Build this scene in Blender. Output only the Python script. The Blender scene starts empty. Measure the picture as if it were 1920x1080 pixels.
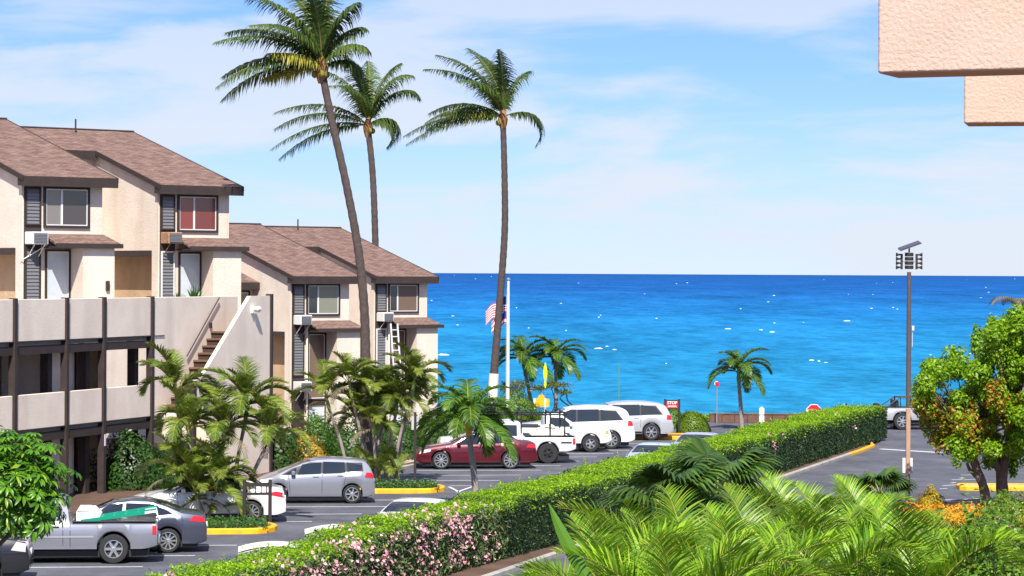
import bpy, bmesh, math, random
import numpy as np
from mathutils import Vector, Matrix
sc = bpy.context.scene
col = sc.collection
R = math.radians
# ---------------------------------------------------------------- camera
F = 5080.0; CH = 7.8; ROLL = R(0.3)
cd = bpy.data.cameras.new('camera'); cam = bpy.data.objects.new('camera', cd); col.objects.link(cam)
cd.sensor_width = 36; cd.lens = F / 1920 * 36; cd.shift_y = -28 / 1920
cd.clip_start = 0.5; cd.clip_end = 200000
cam.matrix_world = Matrix.Translation((0, 0, CH)) @ Matrix.Rotation(R(90), 4, 'X') @ Matrix.Rotation(ROLL, 4, 'Z')
sc.camera = cam
# ---------------------------------------------------------------- sky and sun
SUN_EL, SUN_AZ = R(50), R(-181)            # azimuth measured from +Y (view axis) towards +X
sd = Vector((math.sin(SUN_AZ) * math.cos(SUN_EL), math.cos(SUN_AZ) * math.cos(SUN_EL), math.sin(SUN_EL)))
w = bpy.data.worlds.new('World'); sc.world = w; w.use_nodes = True
nt = w.node_tree; nt.nodes.clear(); N = nt.nodes.new; LK = nt.links.new
out = N('ShaderNodeOutputWorld'); bg = N('ShaderNodeBackground'); LK(bg.outputs[0], out.inputs[0])
sky = N('ShaderNodeTexSky'); sky.sky_type = 'NISHITA'; sky.sun_disc = False
sky.sun_elevation = SUN_EL; sky.sun_rotation = SUN_AZ
sky.air_density = 1.0; sky.dust_density = 0.0; sky.ozone_density = 2.5; sky.altitude = 800
tc = N('ShaderNodeTexCoord')
tint = N('ShaderNodeMix'); tint.data_type = 'RGBA'; tint.blend_type = 'MULTIPLY'; tint.inputs[0].default_value = 1
LK(sky.outputs[0], tint.inputs[6]); tint.inputs[7].default_value = (0.31, 0.41, 0.70, 1)
def sky_noise(sx, sz, scale, detail, lo, hi, off):
    mp = N('ShaderNodeMapping'); mp.inputs['Scale'].default_value = (sx, sx, sz); mp.inputs['Location'].default_value = off
    LK(tc.outputs['Generated'], mp.inputs[0])
    n = N('ShaderNodeTexNoise'); n.inputs['Scale'].default_value = scale; n.inputs['Detail'].default_value = detail
    n.inputs['Roughness'].default_value = 0.55; n.inputs['Distortion'].default_value = 0.4
    LK(mp.outputs[0], n.inputs['Vector'])
    r = N('ShaderNodeMapRange'); r.interpolation_type = 'SMOOTHSTEP'
    r.inputs[1].default_value = lo; r.inputs[2].default_value = hi
    LK(n.outputs[0], r.inputs[0]); return r
n1 = sky_noise(1, 4.5, 4.6, 7, 0.44, 0.57, (3.1, 1.7, 0.35))
n2 = sky_noise(1, 6, 11.0, 8, 0.44, 0.70, (0.4, 5.2, 2.0))
mx = N('ShaderNodeMath'); mx.operation = 'MAXIMUM'
m2 = N('ShaderNodeMath'); m2.operation = 'MULTIPLY'; m2.inputs[1].default_value = 0.75
LK(n2.outputs[0], m2.inputs[0]); LK(n1.outputs[0], mx.inputs[0]); LK(m2.outputs[0], mx.inputs[1])
sep = N('ShaderNodeSeparateXYZ'); LK(tc.outputs['Generated'], sep.inputs[0])
lowband = N('ShaderNodeMapRange'); lowband.interpolation_type = 'SMOOTHSTEP'      # thin cloud thickens towards the horizon
lowband.inputs[1].default_value = 0.11; lowband.inputs[2].default_value = 0.02; lowband.inputs[3].default_value = 0.68; lowband.inputs[4].default_value = 0.95
LK(sep.outputs[2], lowband.inputs[0])
hor = N('ShaderNodeMapRange'); hor.interpolation_type = 'SMOOTHSTEP'
hor.inputs[1].default_value = 0.075; hor.inputs[2].default_value = 0.0; hor.inputs[3].default_value = 0.0; hor.inputs[4].default_value = 0.95
LK(sep.outputs[2], hor.inputs[0])
cf = N('ShaderNodeMath'); cf.operation = 'MULTIPLY'; LK(mx.outputs[0], cf.inputs[0]); LK(lowband.outputs[0], cf.inputs[1])
hm = N('ShaderNodeMapRange'); hm.inputs[3].default_value = 0.30; hm.inputs[4].default_value = 1.0; LK(mx.outputs[0], hm.inputs[0])
hh_ = N('ShaderNodeMath'); hh_.operation = 'MULTIPLY'; LK(hor.outputs[0], hh_.inputs[0]); LK(hm.outputs[0], hh_.inputs[1])
cf2 = N('ShaderNodeMath'); cf2.operation = 'MAXIMUM'; LK(cf.outputs[0], cf2.inputs[0]); LK(hh_.outputs[0], cf2.inputs[1])
cm = N('ShaderNodeMix'); cm.data_type = 'RGBA'; LK(cf2.outputs[0], cm.inputs[0]); LK(tint.outputs[2], cm.inputs[6])
cm.inputs[7].default_value = (3.65, 3.92, 4.40, 1)
LK(cm.outputs[2], bg.inputs[0]); bg.inputs[1].default_value = 0.115
sl = bpy.data.lights.new('sun', 'SUN'); sun = bpy.data.objects.new('sun', sl); col.objects.link(sun)
sl.energy = 4.3; sl.angle = R(0.6); sl.color = (1.0, 0.94, 0.85)
sun.rotation_euler = (-sd).to_track_quat('-Z', 'Y').to_euler()
sc.view_settings.view_transform = 'Standard'; sc.view_settings.look = 'None'; sc.view_settings.gamma = 1
sc.view_settings.use_curve_mapping = False; sc.view_settings.exposure = 0.9
sc.cycles.max_bounces = 6; sc.cycles.transparent_max_bounces = 4
try: sc.cycles.use_denoising = True
except Exception: pass
# ---------------------------------------------------------------- pixel -> place
def ab(px, py):
    dx, dy = px - 960, py - 512; c, s = math.cos(ROLL), math.sin(ROLL)
    return dx * c + dy * s, -dx * s + dy * c
def gp(px, py, z=0.0):
    a, b = ab(px, py); Y = (CH - z) * F / b
    return Vector((a / F * Y, Y, z))
def yp(px, py, Y):
    a, b = ab(px, py); return Vector((a / F * Y, Y, CH - b / F * Y))
# row frame: s runs along the parking row, t to the right; t = 0 on the kerb in front of the hedge
RA = R(17.6); RO = Vector((1.0, 73.6, 0))
RD = Vector((math.sin(RA), math.cos(RA), 0)); RN = Vector((math.cos(RA), -math.sin(RA), 0))
def rw(s, t, z=0.0): return RO + RD * s + RN * t + Vector((0, 0, z))
def st(p): q = Vector((p[0], p[1], 0)) - RO; return q.dot(RD), q.dot(RN)
# ---------------------------------------------------------------- object helpers
def tag(o, label=None, cat=None, group=None, kind=None):
    if label: o['label'] = label
    if cat: o['category'] = cat
    if group: o['group'] = group
    if kind: o['kind'] = kind
    return o
def empty(name, loc, rz=0.0, label=None, cat=None, group=None):
    o = bpy.data.objects.new(name, None); col.objects.link(o); o.location = loc; o.rotation_euler = (0, 0, rz)
    o.empty_display_size = 0.2
    return tag(o, label, cat, group)
def link(name, me, parent=None, loc=(0, 0, 0), rot=(0, 0, 0), scale=(1, 1, 1)):
    o = bpy.data.objects.new(name, me); col.objects.link(o)
    if parent: o.parent = parent
    o.location = loc; o.rotation_euler = rot; o.scale = scale
    return o
class MB:
    def __init__(s, M=None): s.v = []; s.f = []; s.uv = {}; s.M = M
    def add(s, vs, fs):
        b = len(s.v)
        for p in vs:
            p = Vector(p); s.v.append(tuple(s.M @ p if s.M else p))
        s.f += [tuple(i + b for i in f) for f in fs]; return s
    def box(s, x0, x1, y0, y1, z0, z1, c=0.0):
        if c <= 0:
            vs = [(x, y, z) for x in (x0, x1) for y in (y0, y1) for z in (z0, z1)]
            return s.add(vs, [(0, 1, 3, 2), (4, 6, 7, 5), (0, 4, 5, 1), (2, 3, 7, 6), (0, 2, 6, 4), (1, 5, 7, 3)])
        vs = []; P = {}
        for ix, x in enumerate((x0, x1)):
            for iy, y in enumerate((y0, y1)):
                for iz, z in enumerate((z0, z1)):
                    dx, dy, dz = (c if ix == 0 else -c), (c if iy == 0 else -c), (c if iz == 0 else -c)
                    for k, q in enumerate(((x, y + dy, z + dz), (x + dx, y, z + dz), (x + dx, y + dy, z))):
                        P[(ix, iy, iz, k)] = len(vs); vs.append(q)
        fs = []
        for ix in (0, 1): fs.append([P[(ix, a, b, 0)] for a, b in ((0, 0), (0, 1), (1, 1), (1, 0))])
        for iy in (0, 1): fs.append([P[(a, iy, b, 1)] for a, b in ((0, 0), (0, 1), (1, 1), (1, 0))])
        for iz in (0, 1): fs.append([P[(a, b, iz, 2)] for a, b in ((0, 0), (0, 1), (1, 1), (1, 0))])
        for a in (0, 1):
            for b in (0, 1):
                fs.append([P[(0, a, b, 1)], P[(1, a, b, 1)], P[(1, a, b, 2)], P[(0, a, b, 2)]])
                fs.append([P[(a, 0, b, 0)], P[(a, 1, b, 0)], P[(a, 1, b, 2)], P[(a, 0, b, 2)]])
                fs.append([P[(a, b, 0, 0)], P[(a, b, 1, 0)], P[(a, b, 1, 1)], P[(a, b, 0, 1)]])
                for d in (0, 1): fs.append([P[(a, b, d, 0)], P[(a, b, d, 1)], P[(a, b, d, 2)]])
        return s.add(vs, fs)
    def prism(s, poly, axis, a, b):
        """poly in the two other axes, extruded along axis from a to b"""
        def q(p, d):
            return {'x': (d, p[0], p[1]), 'y': (p[0], d, p[1]), 'z': (p[0], p[1], d)}[axis]
        n = len(poly); vs = [q(p, a) for p in poly] + [q(p, b) for p in poly]
        fs = [tuple(range(n))[::-1], tuple(range(n, 2 * n))] + [(i, (i + 1) % n, n + (i + 1) % n, n + i) for i in range(n)]
        return s.add(vs, fs)
    def tube(s, pts, rad, n=8, cap=True):
        pts = [Vector(p) for p in pts]; m = len(pts)
        if not hasattr(rad, '__len__'): rad = [rad] * m
        vs = []; fs = []
        ref = Vector((0, 0, 1))
        for i, p in enumerate(pts):
            t = (pts[min(i + 1, m - 1)] - pts[max(i - 1, 0)]).normalized()
            r = ref if abs(t.dot(ref)) < 0.95 else Vector((1, 0, 0))
            a = t.cross(r).normalized(); b = t.cross(a).normalized()
            for k in range(n):
                th = 2 * math.pi * k / n
                vs.append(p + (a * math.cos(th) + b * math.sin(th)) * rad[i])
        for i in range(m - 1):
            for k in range(n):
                k2 = (k + 1) % n; fs.append((i * n + k, i * n + k2, (i + 1) * n + k2, (i + 1) * n + k))
        if cap: fs += [tuple(range(n)), tuple(range((m - 1) * n, m * n))]
        return s.add(vs, fs)
    def lathe(s, prof, n=20, axis='z', c=(0, 0, 0), cap=True):
        vs = []; m = len(prof)
        for r, h in prof:
            for k in range(n):
                th = 2 * math.pi * k / n; u, v = r * math.cos(th), r * math.sin(th)
                q = {'z': (u, v, h), 'y': (u, h, v), 'x': (h, u, v)}[axis]
                vs.append((q[0] + c[0], q[1] + c[1], q[2] + c[2]))
        fs = []
        for i in range(m - 1):
            for k in range(n):
                k2 = (k + 1) % n; fs.append((i * n + k, i * n + k2, (i + 1) * n + k2, (i + 1) * n + k))
        if cap: fs += [tuple(range(n)), tuple(range((m - 1) * n, m * n))]
        return s.add(vs, fs)
    def build(s, name, mat, parent=None, smooth=False, auto=None):
        me = bpy.data.meshes.new(name); me.from_pydata(s.v, [], s.f); me.update()
        bm = bmesh.new(); bm.from_mesh(me); bmesh.ops.recalc_face_normals(bm, faces=bm.faces); bm.to_mesh(me); bm.free()
        if mat: me.materials.append(mat)
        if smooth:
            me.polygons.foreach_set('use_smooth', [True] * len(me.polygons))
            me.set_sharp_from_angle(angle=R(auto or 35))
        return link(name, me, parent)
def npmesh(name, V, Fc, mat, rnd=None, smooth=False):
    """numpy mesh, faces all quads or all tris, optional per-face random attribute"""
    V = np.asarray(V, np.float32); Fc = np.asarray(Fc, np.int32)
    me = bpy.data.meshes.new(name); k = Fc.shape[1]; n = len(Fc)
    me.vertices.add(len(V)); me.vertices.foreach_set('co', V.ravel())
    me.loops.add(n * k); me.loops.foreach_set('vertex_index', Fc.ravel())
    me.polygons.add(n); me.polygons.foreach_set('loop_start', np.arange(0, n * k, k, dtype=np.int32))
    me.polygons.foreach_set('loop_total', np.full(n, k, np.int32))
    if rnd is not None:
        a = me.attributes.new('rnd', 'FLOAT', 'FACE'); a.data.foreach_set('value', np.asarray(rnd, np.float32))
    if smooth: me.polygons.foreach_set('use_smooth', np.ones(n, bool))
    me.update(calc_edges=True); me.materials.append(mat); return me
# ---------------------------------------------------------------- materials
MATS = {}
def mat(name, c, rough=0.6, metal=0.0, spec=0.5, var=None, bump=None, coat=0.0, dirt=None):
    """var=(scale, amount) mottles the colour, bump=(scale, strength, distance) is fine relief, dirt=(scale, colour, amount)"""
    if name in MATS: return MATS[name]
    m = bpy.data.materials.new(name); m.use_nodes = True; t = m.node_tree; b = t.nodes['Principled BSDF']
    b.inputs['Base Color'].default_value = (*c, 1); b.inputs['Roughness'].default_value = rough
    b.inputs['Metallic'].default_value = metal; b.inputs['Specular IOR Level'].default_value = spec
    b.inputs['Coat Weight'].default_value = coat; b.inputs['Coat Roughness'].default_value = 0.05
    co = t.nodes.new('ShaderNodeTexCoord'); src = None
    if var:
        n = t.nodes.new('ShaderNodeTexNoise'); n.inputs['Scale'].default_value = var[0]; n.inputs['Detail'].default_value = 6
        n.inputs['Roughness'].default_value = 0.65
        t.links.new(co.outputs['Object'], n.inputs['Vector'])
        r = t.nodes.new('ShaderNodeMapRange'); r.inputs[1].default_value = 0.3; r.inputs[2].default_value = 0.7
        r.inputs[3].default_value = 1 - var[1]; r.inputs[4].default_value = 1 + var[1]; t.links.new(n.outputs[0], r.inputs[0])
        mx = t.nodes.new('ShaderNodeMix'); mx.data_type = 'RGBA'; mx.blend_type = 'MULTIPLY'; mx.inputs[0].default_value = 1
        mx.inputs[6].default_value = (*c, 1); t.links.new(r.outputs[0], mx.inputs[7]); src = mx.outputs[2]
    if dirt:
        mp = t.nodes.new('ShaderNodeMapping'); mp.inputs['Scale'].default_value = (1, 1, 0.25); t.links.new(co.outputs['Object'], mp.inputs[0])
        n = t.nodes.new('ShaderNodeTexNoise'); n.inputs['Scale'].default_value = dirt[0]; n.inputs['Detail'].default_value = 7
        t.links.new(mp.outputs[0], n.inputs['Vector'])
        r = t.nodes.new('ShaderNodeMapRange'); r.inputs[1].default_value = 0.5; r.inputs[2].default_value = 0.75
        r.inputs[4].default_value = dirt[2]; t.links.new(n.outputs[0], r.inputs[0])
        mx = t.nodes.new('ShaderNodeMix'); mx.data_type = 'RGBA'; t.links.new(r.outputs[0], mx.inputs[0])
        mx.inputs[6].default_value = (*c, 1); mx.inputs[7].default_value = (*dirt[1], 1)
        if src: t.links.new(src, mx.inputs[6])
        src = mx.outputs[2]
    if src: t.links.new(src, b.inputs['Base Color'])
    if bump:
        n = t.nodes.new('ShaderNodeTexNoise'); n.inputs['Scale'].default_value = bump[0]; n.inputs['Detail'].default_value = 4
        t.links.new(co.outputs['Object'], n.inputs['Vector'])
        bp = t.nodes.new('ShaderNodeBump'); bp.inputs['Strength'].default_value = bump[1]; bp.inputs['Distance'].default_value = bump[2]
        t.links.new(n.outputs[0], bp.inputs['Height']); t.links.new(bp.outputs[0], b.inputs['Normal'])
    MATS[name] = m; return m
def leafmat(name, c1, c2, trans=0.35, rough=0.45, c3=None, objvar=0.25):
    """leaf: colour between c1 and c2 (c3 for a few) by the per-leaf random value, with light shining through"""
    if name in MATS: return MATS[name]
    m = bpy.data.materials.new(name); m.use_nodes = True; t = m.node_tree; b = t.nodes['Principled BSDF']
    at = t.nodes.new('ShaderNodeAttribute'); at.attribute_name = 'rnd'
    oi = t.nodes.new('ShaderNodeObjectInfo')
    rp = t.nodes.new('ShaderNodeValToRGB'); e = rp.color_ramp.elements
    e[0].color = (*c1, 1); e[1].color = (*c2, 1)
    if c3: e[1].position = 0.85; k = e.new(1.0); k.color = (*c3, 1)
    t.links.new(at.outputs['Fac'], rp.inputs[0])
    r = t.nodes.new('ShaderNodeMapRange'); r.inputs[3].default_value = 1 - objvar; r.inputs[4].default_value = 1 + objvar
    t.links.new(oi.outputs['Random'], r.inputs[0])
    mx = t.nodes.new('ShaderNodeMix'); mx.data_type = 'RGBA'; mx.blend_type = 'MULTIPLY'; mx.inputs[0].default_value = 1
    t.links.new(rp.outputs[0], mx.inputs[6]); t.links.new(r.outputs[0], mx.inputs[7])
    t.links.new(mx.outputs[2], b.inputs['Base Color']); b.inputs['Roughness'].default_value = rough
    tr = t.nodes.new('ShaderNodeBsdfTranslucent'); ms = t.nodes.new('ShaderNodeMixShader'); ms.inputs[0].default_value = trans
    t.links.new(mx.outputs[2], tr.inputs[0]); o = t.nodes['Material Output']
    t.links.new(b.outputs[0], ms.inputs[1]); t.links.new(tr.outputs[0], ms.inputs[2]); t.links.new(ms.outputs[0], o.inputs[0])
    MATS[name] = m; return m
# ================================================================ GROUND, SEA
def sheet(name, poly, z, m, kind='structure', thick=0):
    me = bpy.data.meshes.new(name); n = len(poly)
    me.from_pydata([(p[0], p[1], z) for p in poly], [], [tuple(range(n))]); me.update(); me.materials.append(m)
    o = link(name, me); tag(o, kind=kind); return o
soil = mat('soil', (0.10, 0.055, 0.035), 0.95, var=(0.7, 0.35), bump=(9, 0.6, 0.05))
asph = mat('asphalt', (0.080, 0.083, 0.102), 0.85, var=(0.9, 0.30), bump=(60, 0.35, 0.01), dirt=(0.32, (0.140, 0.143, 0.168), 0.85))
grass = mat('grass', (0.10, 0.19, 0.02), 0.9, var=(2.0, 0.4), bump=(14, 0.8, 0.06))
concrete = mat('concrete', (0.36, 0.34, 0.31), 0.85, var=(2, 0.2), bump=(30, 0.3, 0.01), dirt=(1.2, (0.16, 0.15, 0.14), 0.6))
pave = mat('pavement', (0.42, 0.34, 0.28), 0.85, var=(3, 0.15), bump=(30, 0.3, 0.01))
yellow = mat('yellow_paint', (0.86, 0.43, 0.012), 0.6, var=(3, 0.15), dirt=(3.5, (0.40, 0.22, 0.06), 0.5))
white_line = mat('white_line_paint', (0.66, 0.67, 0.72), 0.7, var=(8, 0.15), dirt=(6, (0.25, 0.25, 0.27), 0.5))
def oil(m):
    """dark oil and tyre stains over the asphalt"""
    t = m.node_tree; b = t.nodes['Principled BSDF']; src = b.inputs['Base Color'].links[0].from_socket
    co = t.nodes.new('ShaderNodeTexCoord'); prev = src
    for sc_, lo, hi, amt, st_ in ((0.9, .60, .72, .55, (1, 1.6, 1)), (0.16, .52, .62, .30, (3.0, .5, 1)), (6.0, .62, .70, .35, (1, 1, 1))):
        mp = t.nodes.new('ShaderNodeMapping'); mp.inputs['Scale'].default_value = st_; mp.inputs['Rotation'].default_value = (0, 0, RA); t.links.new(co.outputs['Object'], mp.inputs[0])
        n = t.nodes.new('ShaderNodeTexNoise'); n.inputs['Scale'].default_value = sc_; n.inputs['Detail'].default_value = 5; t.links.new(mp.outputs[0], n.inputs['Vector'])
        r = t.nodes.new('ShaderNodeMapRange'); r.inputs[1].default_value = lo; r.inputs[2].default_value = hi; r.inputs[4].default_value = amt; t.links.new(n.outputs[0], r.inputs[0])
        mx = t.nodes.new('ShaderNodeMix'); mx.data_type = 'RGBA'; t.links.new(r.outputs[0], mx.inputs[0]); t.links.new(prev, mx.inputs[6]); mx.inputs[7].default_value = (.028, .028, .034, 1); prev = mx.outputs[2]
    t.links.new(prev, b.inputs['Base Color'])
oil(asph)
COAST = 146.5
# land sheet with a bank down to the water
bm = MB()
xs = [-420, -200, -80, -30, -10, 0, 10, 25, 60, 160, 420]
rr = random.Random(4)
cy = [COAST + rr.uniform(-0.6, 0.6) for _ in xs]
bm.add([(x, -60, 0) for x in xs] + [(x, c, 0) for x, c in zip(xs, cy)] + [(x, c + 6, -6) for x, c in zip(xs, cy)],
       [(i, i + 1, len(xs) + i + 1, len(xs) + i) for i in range(len(xs) - 1)] +
       [(len(xs) + i, len(xs) + i + 1, 2 * len(xs) + i + 1, 2 * len(xs) + i) for i in range(len(xs) - 1)])
tag(bm.build('ground', soil), kind='structure')
# ocean
def ocean_mat():
    m = bpy.data.materials.new('sea_water'); m.use_nodes = True; t = m.node_tree; b = t.nodes['Principled BSDF']
    n_ = t.nodes.new; L = t.links.new
    co = n_('ShaderNodeTexCoord'); sp = n_('ShaderNodeSeparateXYZ'); L(co.outputs['Object'], sp.inputs[0])
    lg = n_('ShaderNodeMath'); lg.operation = 'LOGARITHM'; lg.inputs[1].default_value = 10; L(sp.outputs[1], lg.inputs[0])
    mr = n_('ShaderNodeMapRange'); mr.inputs[1].default_value = 2.15; mr.inputs[2].default_value = 4.2; L(lg.outputs[0], mr.inputs[0])
    def ns(sx, sy, det=5, off=0):
        mp = n_('ShaderNodeMapping'); mp.inputs['Scale'].default_value = (sx, sy, 1); mp.inputs['Location'].default_value = (off, off, off)
        L(co.outputs['Object'], mp.inputs[0]); k = n_('ShaderNodeTexNoise'); k.inputs['Scale'].default_value = 1; k.inputs['Detail'].default_value = det
        k.inputs['Roughness'].default_value = 0.6; L(mp.outputs[0], k.inputs['Vector']); return k.outputs[0]
    big = ns(1 / 900, 1 / 500, 4)                       # patches of deeper and shallower water over reef and sand
    w_ = n_('ShaderNodeMath'); w_.operation = 'MULTIPLY_ADD'; w_.inputs[1].default_value = 0.28; L(big, w_.inputs[0])
    s0 = n_('ShaderNodeMath'); s0.operation = 'SUBTRACT'; s0.inputs[1].default_value = 0.14; L(mr.outputs[0], s0.inputs[0]); L(s0.outputs[0], w_.inputs[2])
    rp = n_('ShaderNodeValToRGB'); e = rp.color_ramp.elements
    e[0].position = 0.0; e[0].color = (0.022, 0.215, 0.375, 1); e[1].position = 1.0; e[1].color = (0.014, 0.078, 0.26, 1)
    for p, c in ((0.20, (0.018, 0.19, 0.385)), (0.38, (0.015, 0.145, 0.37)), (0.58, (0.014, 0.092, 0.30))):
        k = e.new(p); k.color = (*c, 1)
    L(w_.outputs[0], rp.inputs[0])
    # wind ripples: three sizes, so that some are seen at every distance
    a1 = ns(1 / 2.2, 1 / 5.0, 6, 3); a2 = ns(1 / 7, 1 / 30.0, 6, 9); a3 = ns(1 / 40, 1 / 260.0, 6, 17)
    ad = n_('ShaderNodeMath'); ad.operation = 'ADD'; L(a1, ad.inputs[0]); L(a2, ad.inputs[1])
    ad2 = n_('ShaderNodeMath'); ad2.operation = 'ADD'; L(ad.outputs[0], ad2.inputs[0]); L(a3, ad2.inputs[1])
    rg = n_('ShaderNodeMapRange'); rg.inputs[1].default_value = 1.15; rg.inputs[2].default_value = 1.85; rg.inputs[3].default_value = 0.54; rg.inputs[4].default_value = 1.46
    L(ad2.outputs[0], rg.inputs[0])
    mx = n_('ShaderNodeMix'); mx.data_type = 'RGBA'; mx.blend_type = 'MULTIPLY'; mx.inputs[0].default_value = 1
    L(rp.outputs[0], mx.inputs[6]); L(rg.outputs[0], mx.inputs[7]); L(mx.outputs[2], b.inputs['Base Color'])
    b.inputs['Roughness'].default_value = 0.35; b.inputs['IOR'].default_value = 1.33; b.inputs['Specular IOR Level'].default_value = 0.0
    bp = n_('ShaderNodeBump'); bp.inputs['Strength'].default_value = 0.5; bp.inputs['Distance'].default_value = 0.9
    L(ad2.outputs[0], bp.inputs['Height']); L(bp.outputs[0], b.inputs['Normal'])
    return m
SEA = -4.0
bm = MB(); ys = [COAST - 20, 220, 400, 900, 2500, 8000, 25000, 90000]; X = 60000
bm.add([(x, y, SEA) for y in ys for x in (-X, -4000, 0, 4000, X)], [(5 * j + i, 5 * j + i + 1, 5 * j + i + 6, 5 * j + i + 5) for j in range(len(ys) - 1) for i in range(4)])
tag(bm.build('sea', ocean_mat()), kind='structure')
# whitecaps: short ragged crests
foam = mat('sea_foam', (0.86, 0.90, 0.92), 0.7)
bm = MB(); rr = random.Random(11)
def crest(x, y, L, h):
    n = 6; vs = []
    for i in range(n + 1):
        u = i / n; k = math.sin(math.pi * u) ** 0.7 * rr.uniform(0.5, 1.1)
        xx = x + (u - 0.5) * L; yy = y + rr.uniform(-0.3, 0.3) * L * 0.2
        vs += [(xx, yy - 0.9 * k - 0.05, SEA + 0.02), (xx, yy, SEA + 0.04 + h * k), (xx, yy + 0.7 * k + 0.05, SEA + 0.02)]
    bm.add(vs, [(3 * i + a, 3 * i + 3 + a, 3 * i + 4 + a, 3 * i + 1 + a) for i in range(n) for a in (0, 1)])
for _ in range(50):
    py = 516 + rr.random() ** 1.6 * 170; px = rr.uniform(780, 1960)
    p = gp(px, py + (px - 960) * 0.0052, SEA); crest(p.x, p.y, rr.uniform(0.3, 0.9) * (p.y / 700) ** 0.65, rr.uniform(0.07, 0.24) * (p.y / 900) ** 0.7)
for px, py, L, h in ((1122, 654, 2.0, .25), (1152, 656, 1.0, .15), (832, 666, 2.4, .35), (1365, 617, 2.0, .3), (1427, 619, 1.2, .25), (1448, 623, 1.6, .25), (1588, 602, 2.6, .3), (1522, 676, 1.0, .2)):
    p = gp(px, py, SEA); crest(p.x, p.y, L * .7, h * .6)
tag(bm.build('whitecaps', foam), 'small white foam crests scattered over the blue sea', 'foam', kind='stuff')
# asphalt: the lot left of the hedge, the drive right of it and the coast road
T_STALL, T_KERB, T_HL, T_HR = -9.95, -15.2, -3.15, 0.0
road = sheet('road', [rw(-45, T_KERB)[:2], rw(-45, 40)[:2], rw(40, 55)[:2], (90, 143.2), (-70, 143.2), (-70, 137), rw(57, T_KERB - 4)[:2], rw(54, T_KERB)[:2]], 0.004, asph)
SK = math.tan(R(6))           # stalls are set at an angle: to the right they recede a little
def line_strip(p, q, wd, m=white_line, z=0.008, name='painted_line'):
    p, q = Vector((p[0], p[1], 0)), Vector((q[0], q[1], 0)); d = (q - p).normalized(); n = Vector((-d.y, d.x, 0)) * wd / 2
    me = bpy.data.meshes.new(name); me.from_pydata([(*(p + n)[:2], z), (*(p - n)[:2], z), (*(q - n)[:2], z), (*(q + n)[:2], z)], [], [(0, 1, 2, 3)])
    me.materials.append(m); return link(name, me, road)
for (px, py) in ((268, 1063), (366, 1042), (444, 1022.6), (585, 978), (678, 964), (733, 950), (787, 937.7),
                 (937, 901), (977, 891), (1015.5, 882), (1052, 873), (1086, 865), (1119, 857), (1150, 850.5), (1180, 844.5), (1208, 838.7), (1232, 832)):
    p = gp(px, py); line_strip(p, p + Vector((-4.9, -4.9 * SK, 0)), 0.11)
for a, b in (((845, 911), (888, 911)), ((842, 913), (862, 923)), ((856, 923), (888, 912))):
    line_strip(gp(*a), gp(*b), 0.10)
# right-hand drive markings
line_strip(gp(1650, 842), gp(1765, 849), 0.35, z=0.008)
for a, b in (((1802, 891), (1822, 891)), ((1784, 900), (1830, 899)), ((1768, 911), (1812, 908)), ((1762, 917), (1776, 916)), ((1783, 906), (1792, 905)), ((1800, 897), (1807, 896)),
             ((1768, 938), (1860, 934)), ((1768, 950), (1860, 946)), ((1765, 961), (1860, 957)), ((1700, 945), (1720, 941))):
    line_strip(gp(*a), gp(*b), 0.11)
# planting strip and path before the buildings
def kerb_path(pts, w, h, name, m, parent=None, close=False):
    """kerb of width w and height h along pts (to the left of travel), chamfered"""
    pts = [Vector((p[0], p[1], 0)) for p in pts]; n = len(pts); prof = [(0, 0.0), (0.0, h - 0.03), (0.03, h), (w, h), (w, 0.0)]
    vs = []
    for i, p in enumerate(pts):
        if close: d = (pts[(i + 1) % n] - pts[i - 1])
        else: d = pts[min(i + 1, n - 1)] - pts[max(i - 1, 0)]
        d.normalize(); nn = Vector((-d.y, d.x, 0))
        vs += [p + nn * a + Vector((0, 0, b)) for a, b in prof]
    k = len(prof); fs = []
    for i in range(n if close else n - 1):
        j = (i + 1) % n
        fs += [(i * k + q, j * k + q, j * k + q + 1, i * k + q + 1) for q in range(k - 1)]
    if not close: fs += [tuple(range(k)), tuple(range((n - 1) * k, n * k))]
    b_ = MB(); b_.add(vs, fs); return b_.build(name, m, parent)
kb = kerb_path([rw(s, T_KERB) for s in range(-45, 55, 3)], 0.15, 0.13, 'kerb', concrete); tag(kb, kind='structure')
bed = sheet('planting_bed', [rw(-45, T_KERB - 0.15)[:2], rw(53.9, T_KERB - 0.15)[:2], rw(53.9, -28)[:2], rw(-45, -28)[:2]], 0.11, soil)
path = sheet('path', [rw(22, T_KERB - 0.5)[:2], rw(51, T_KERB - 0.5)[:2], rw(51, T_KERB - 1.9)[:2], rw(22, T_KERB - 1.9)[:2]], 0.125, pave)
sheet('planting_bed', [(x, y) for x, y in (tuple(rw(-45, 6.2)[:2]), (70, 20), (70, 80.5), (12, 80.5), tuple(rw(6, 6.2)[:2]))], 0.10, soil)
# coast: low wall with a grass bank behind
sheet('verge', [(-70, 143.2), (90, 143.2), (90, 146.0), (-70, 146.0)], 0.06, grass)
# hedge island
def ring_round(c0, c1, hw, n=7):
    pass
hk = [rw(s, 0) for s in range(-45, 50, 3)] + [rw(51.5, -0.1), rw(53.2, -0.5), rw(54.6, -1.3), rw(55.0, -2.3), rw(54.4, -3.0)] + [rw(s, T_HL) for s in range(51, -46, -3)]
tag(kerb_path(hk[:31], 0.16, 0.13, 'kerb', concrete), kind='structure')
tag(kerb_path(hk[30:40], 0.16, 0.13, 'kerb', yellow), kind='structure')
tag(kerb_path(hk[39:], 0.16, 0.13, 'kerb', concrete), kind='structure')
sheet('hedge_soil', [p[:2] for p in [rw(-45, -0.16), rw(50, -0.16), rw(53, -0.7), rw(54.6, -2.3), rw(53, -2.95), rw(-45, -2.98)]], 0.11, soil)
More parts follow.
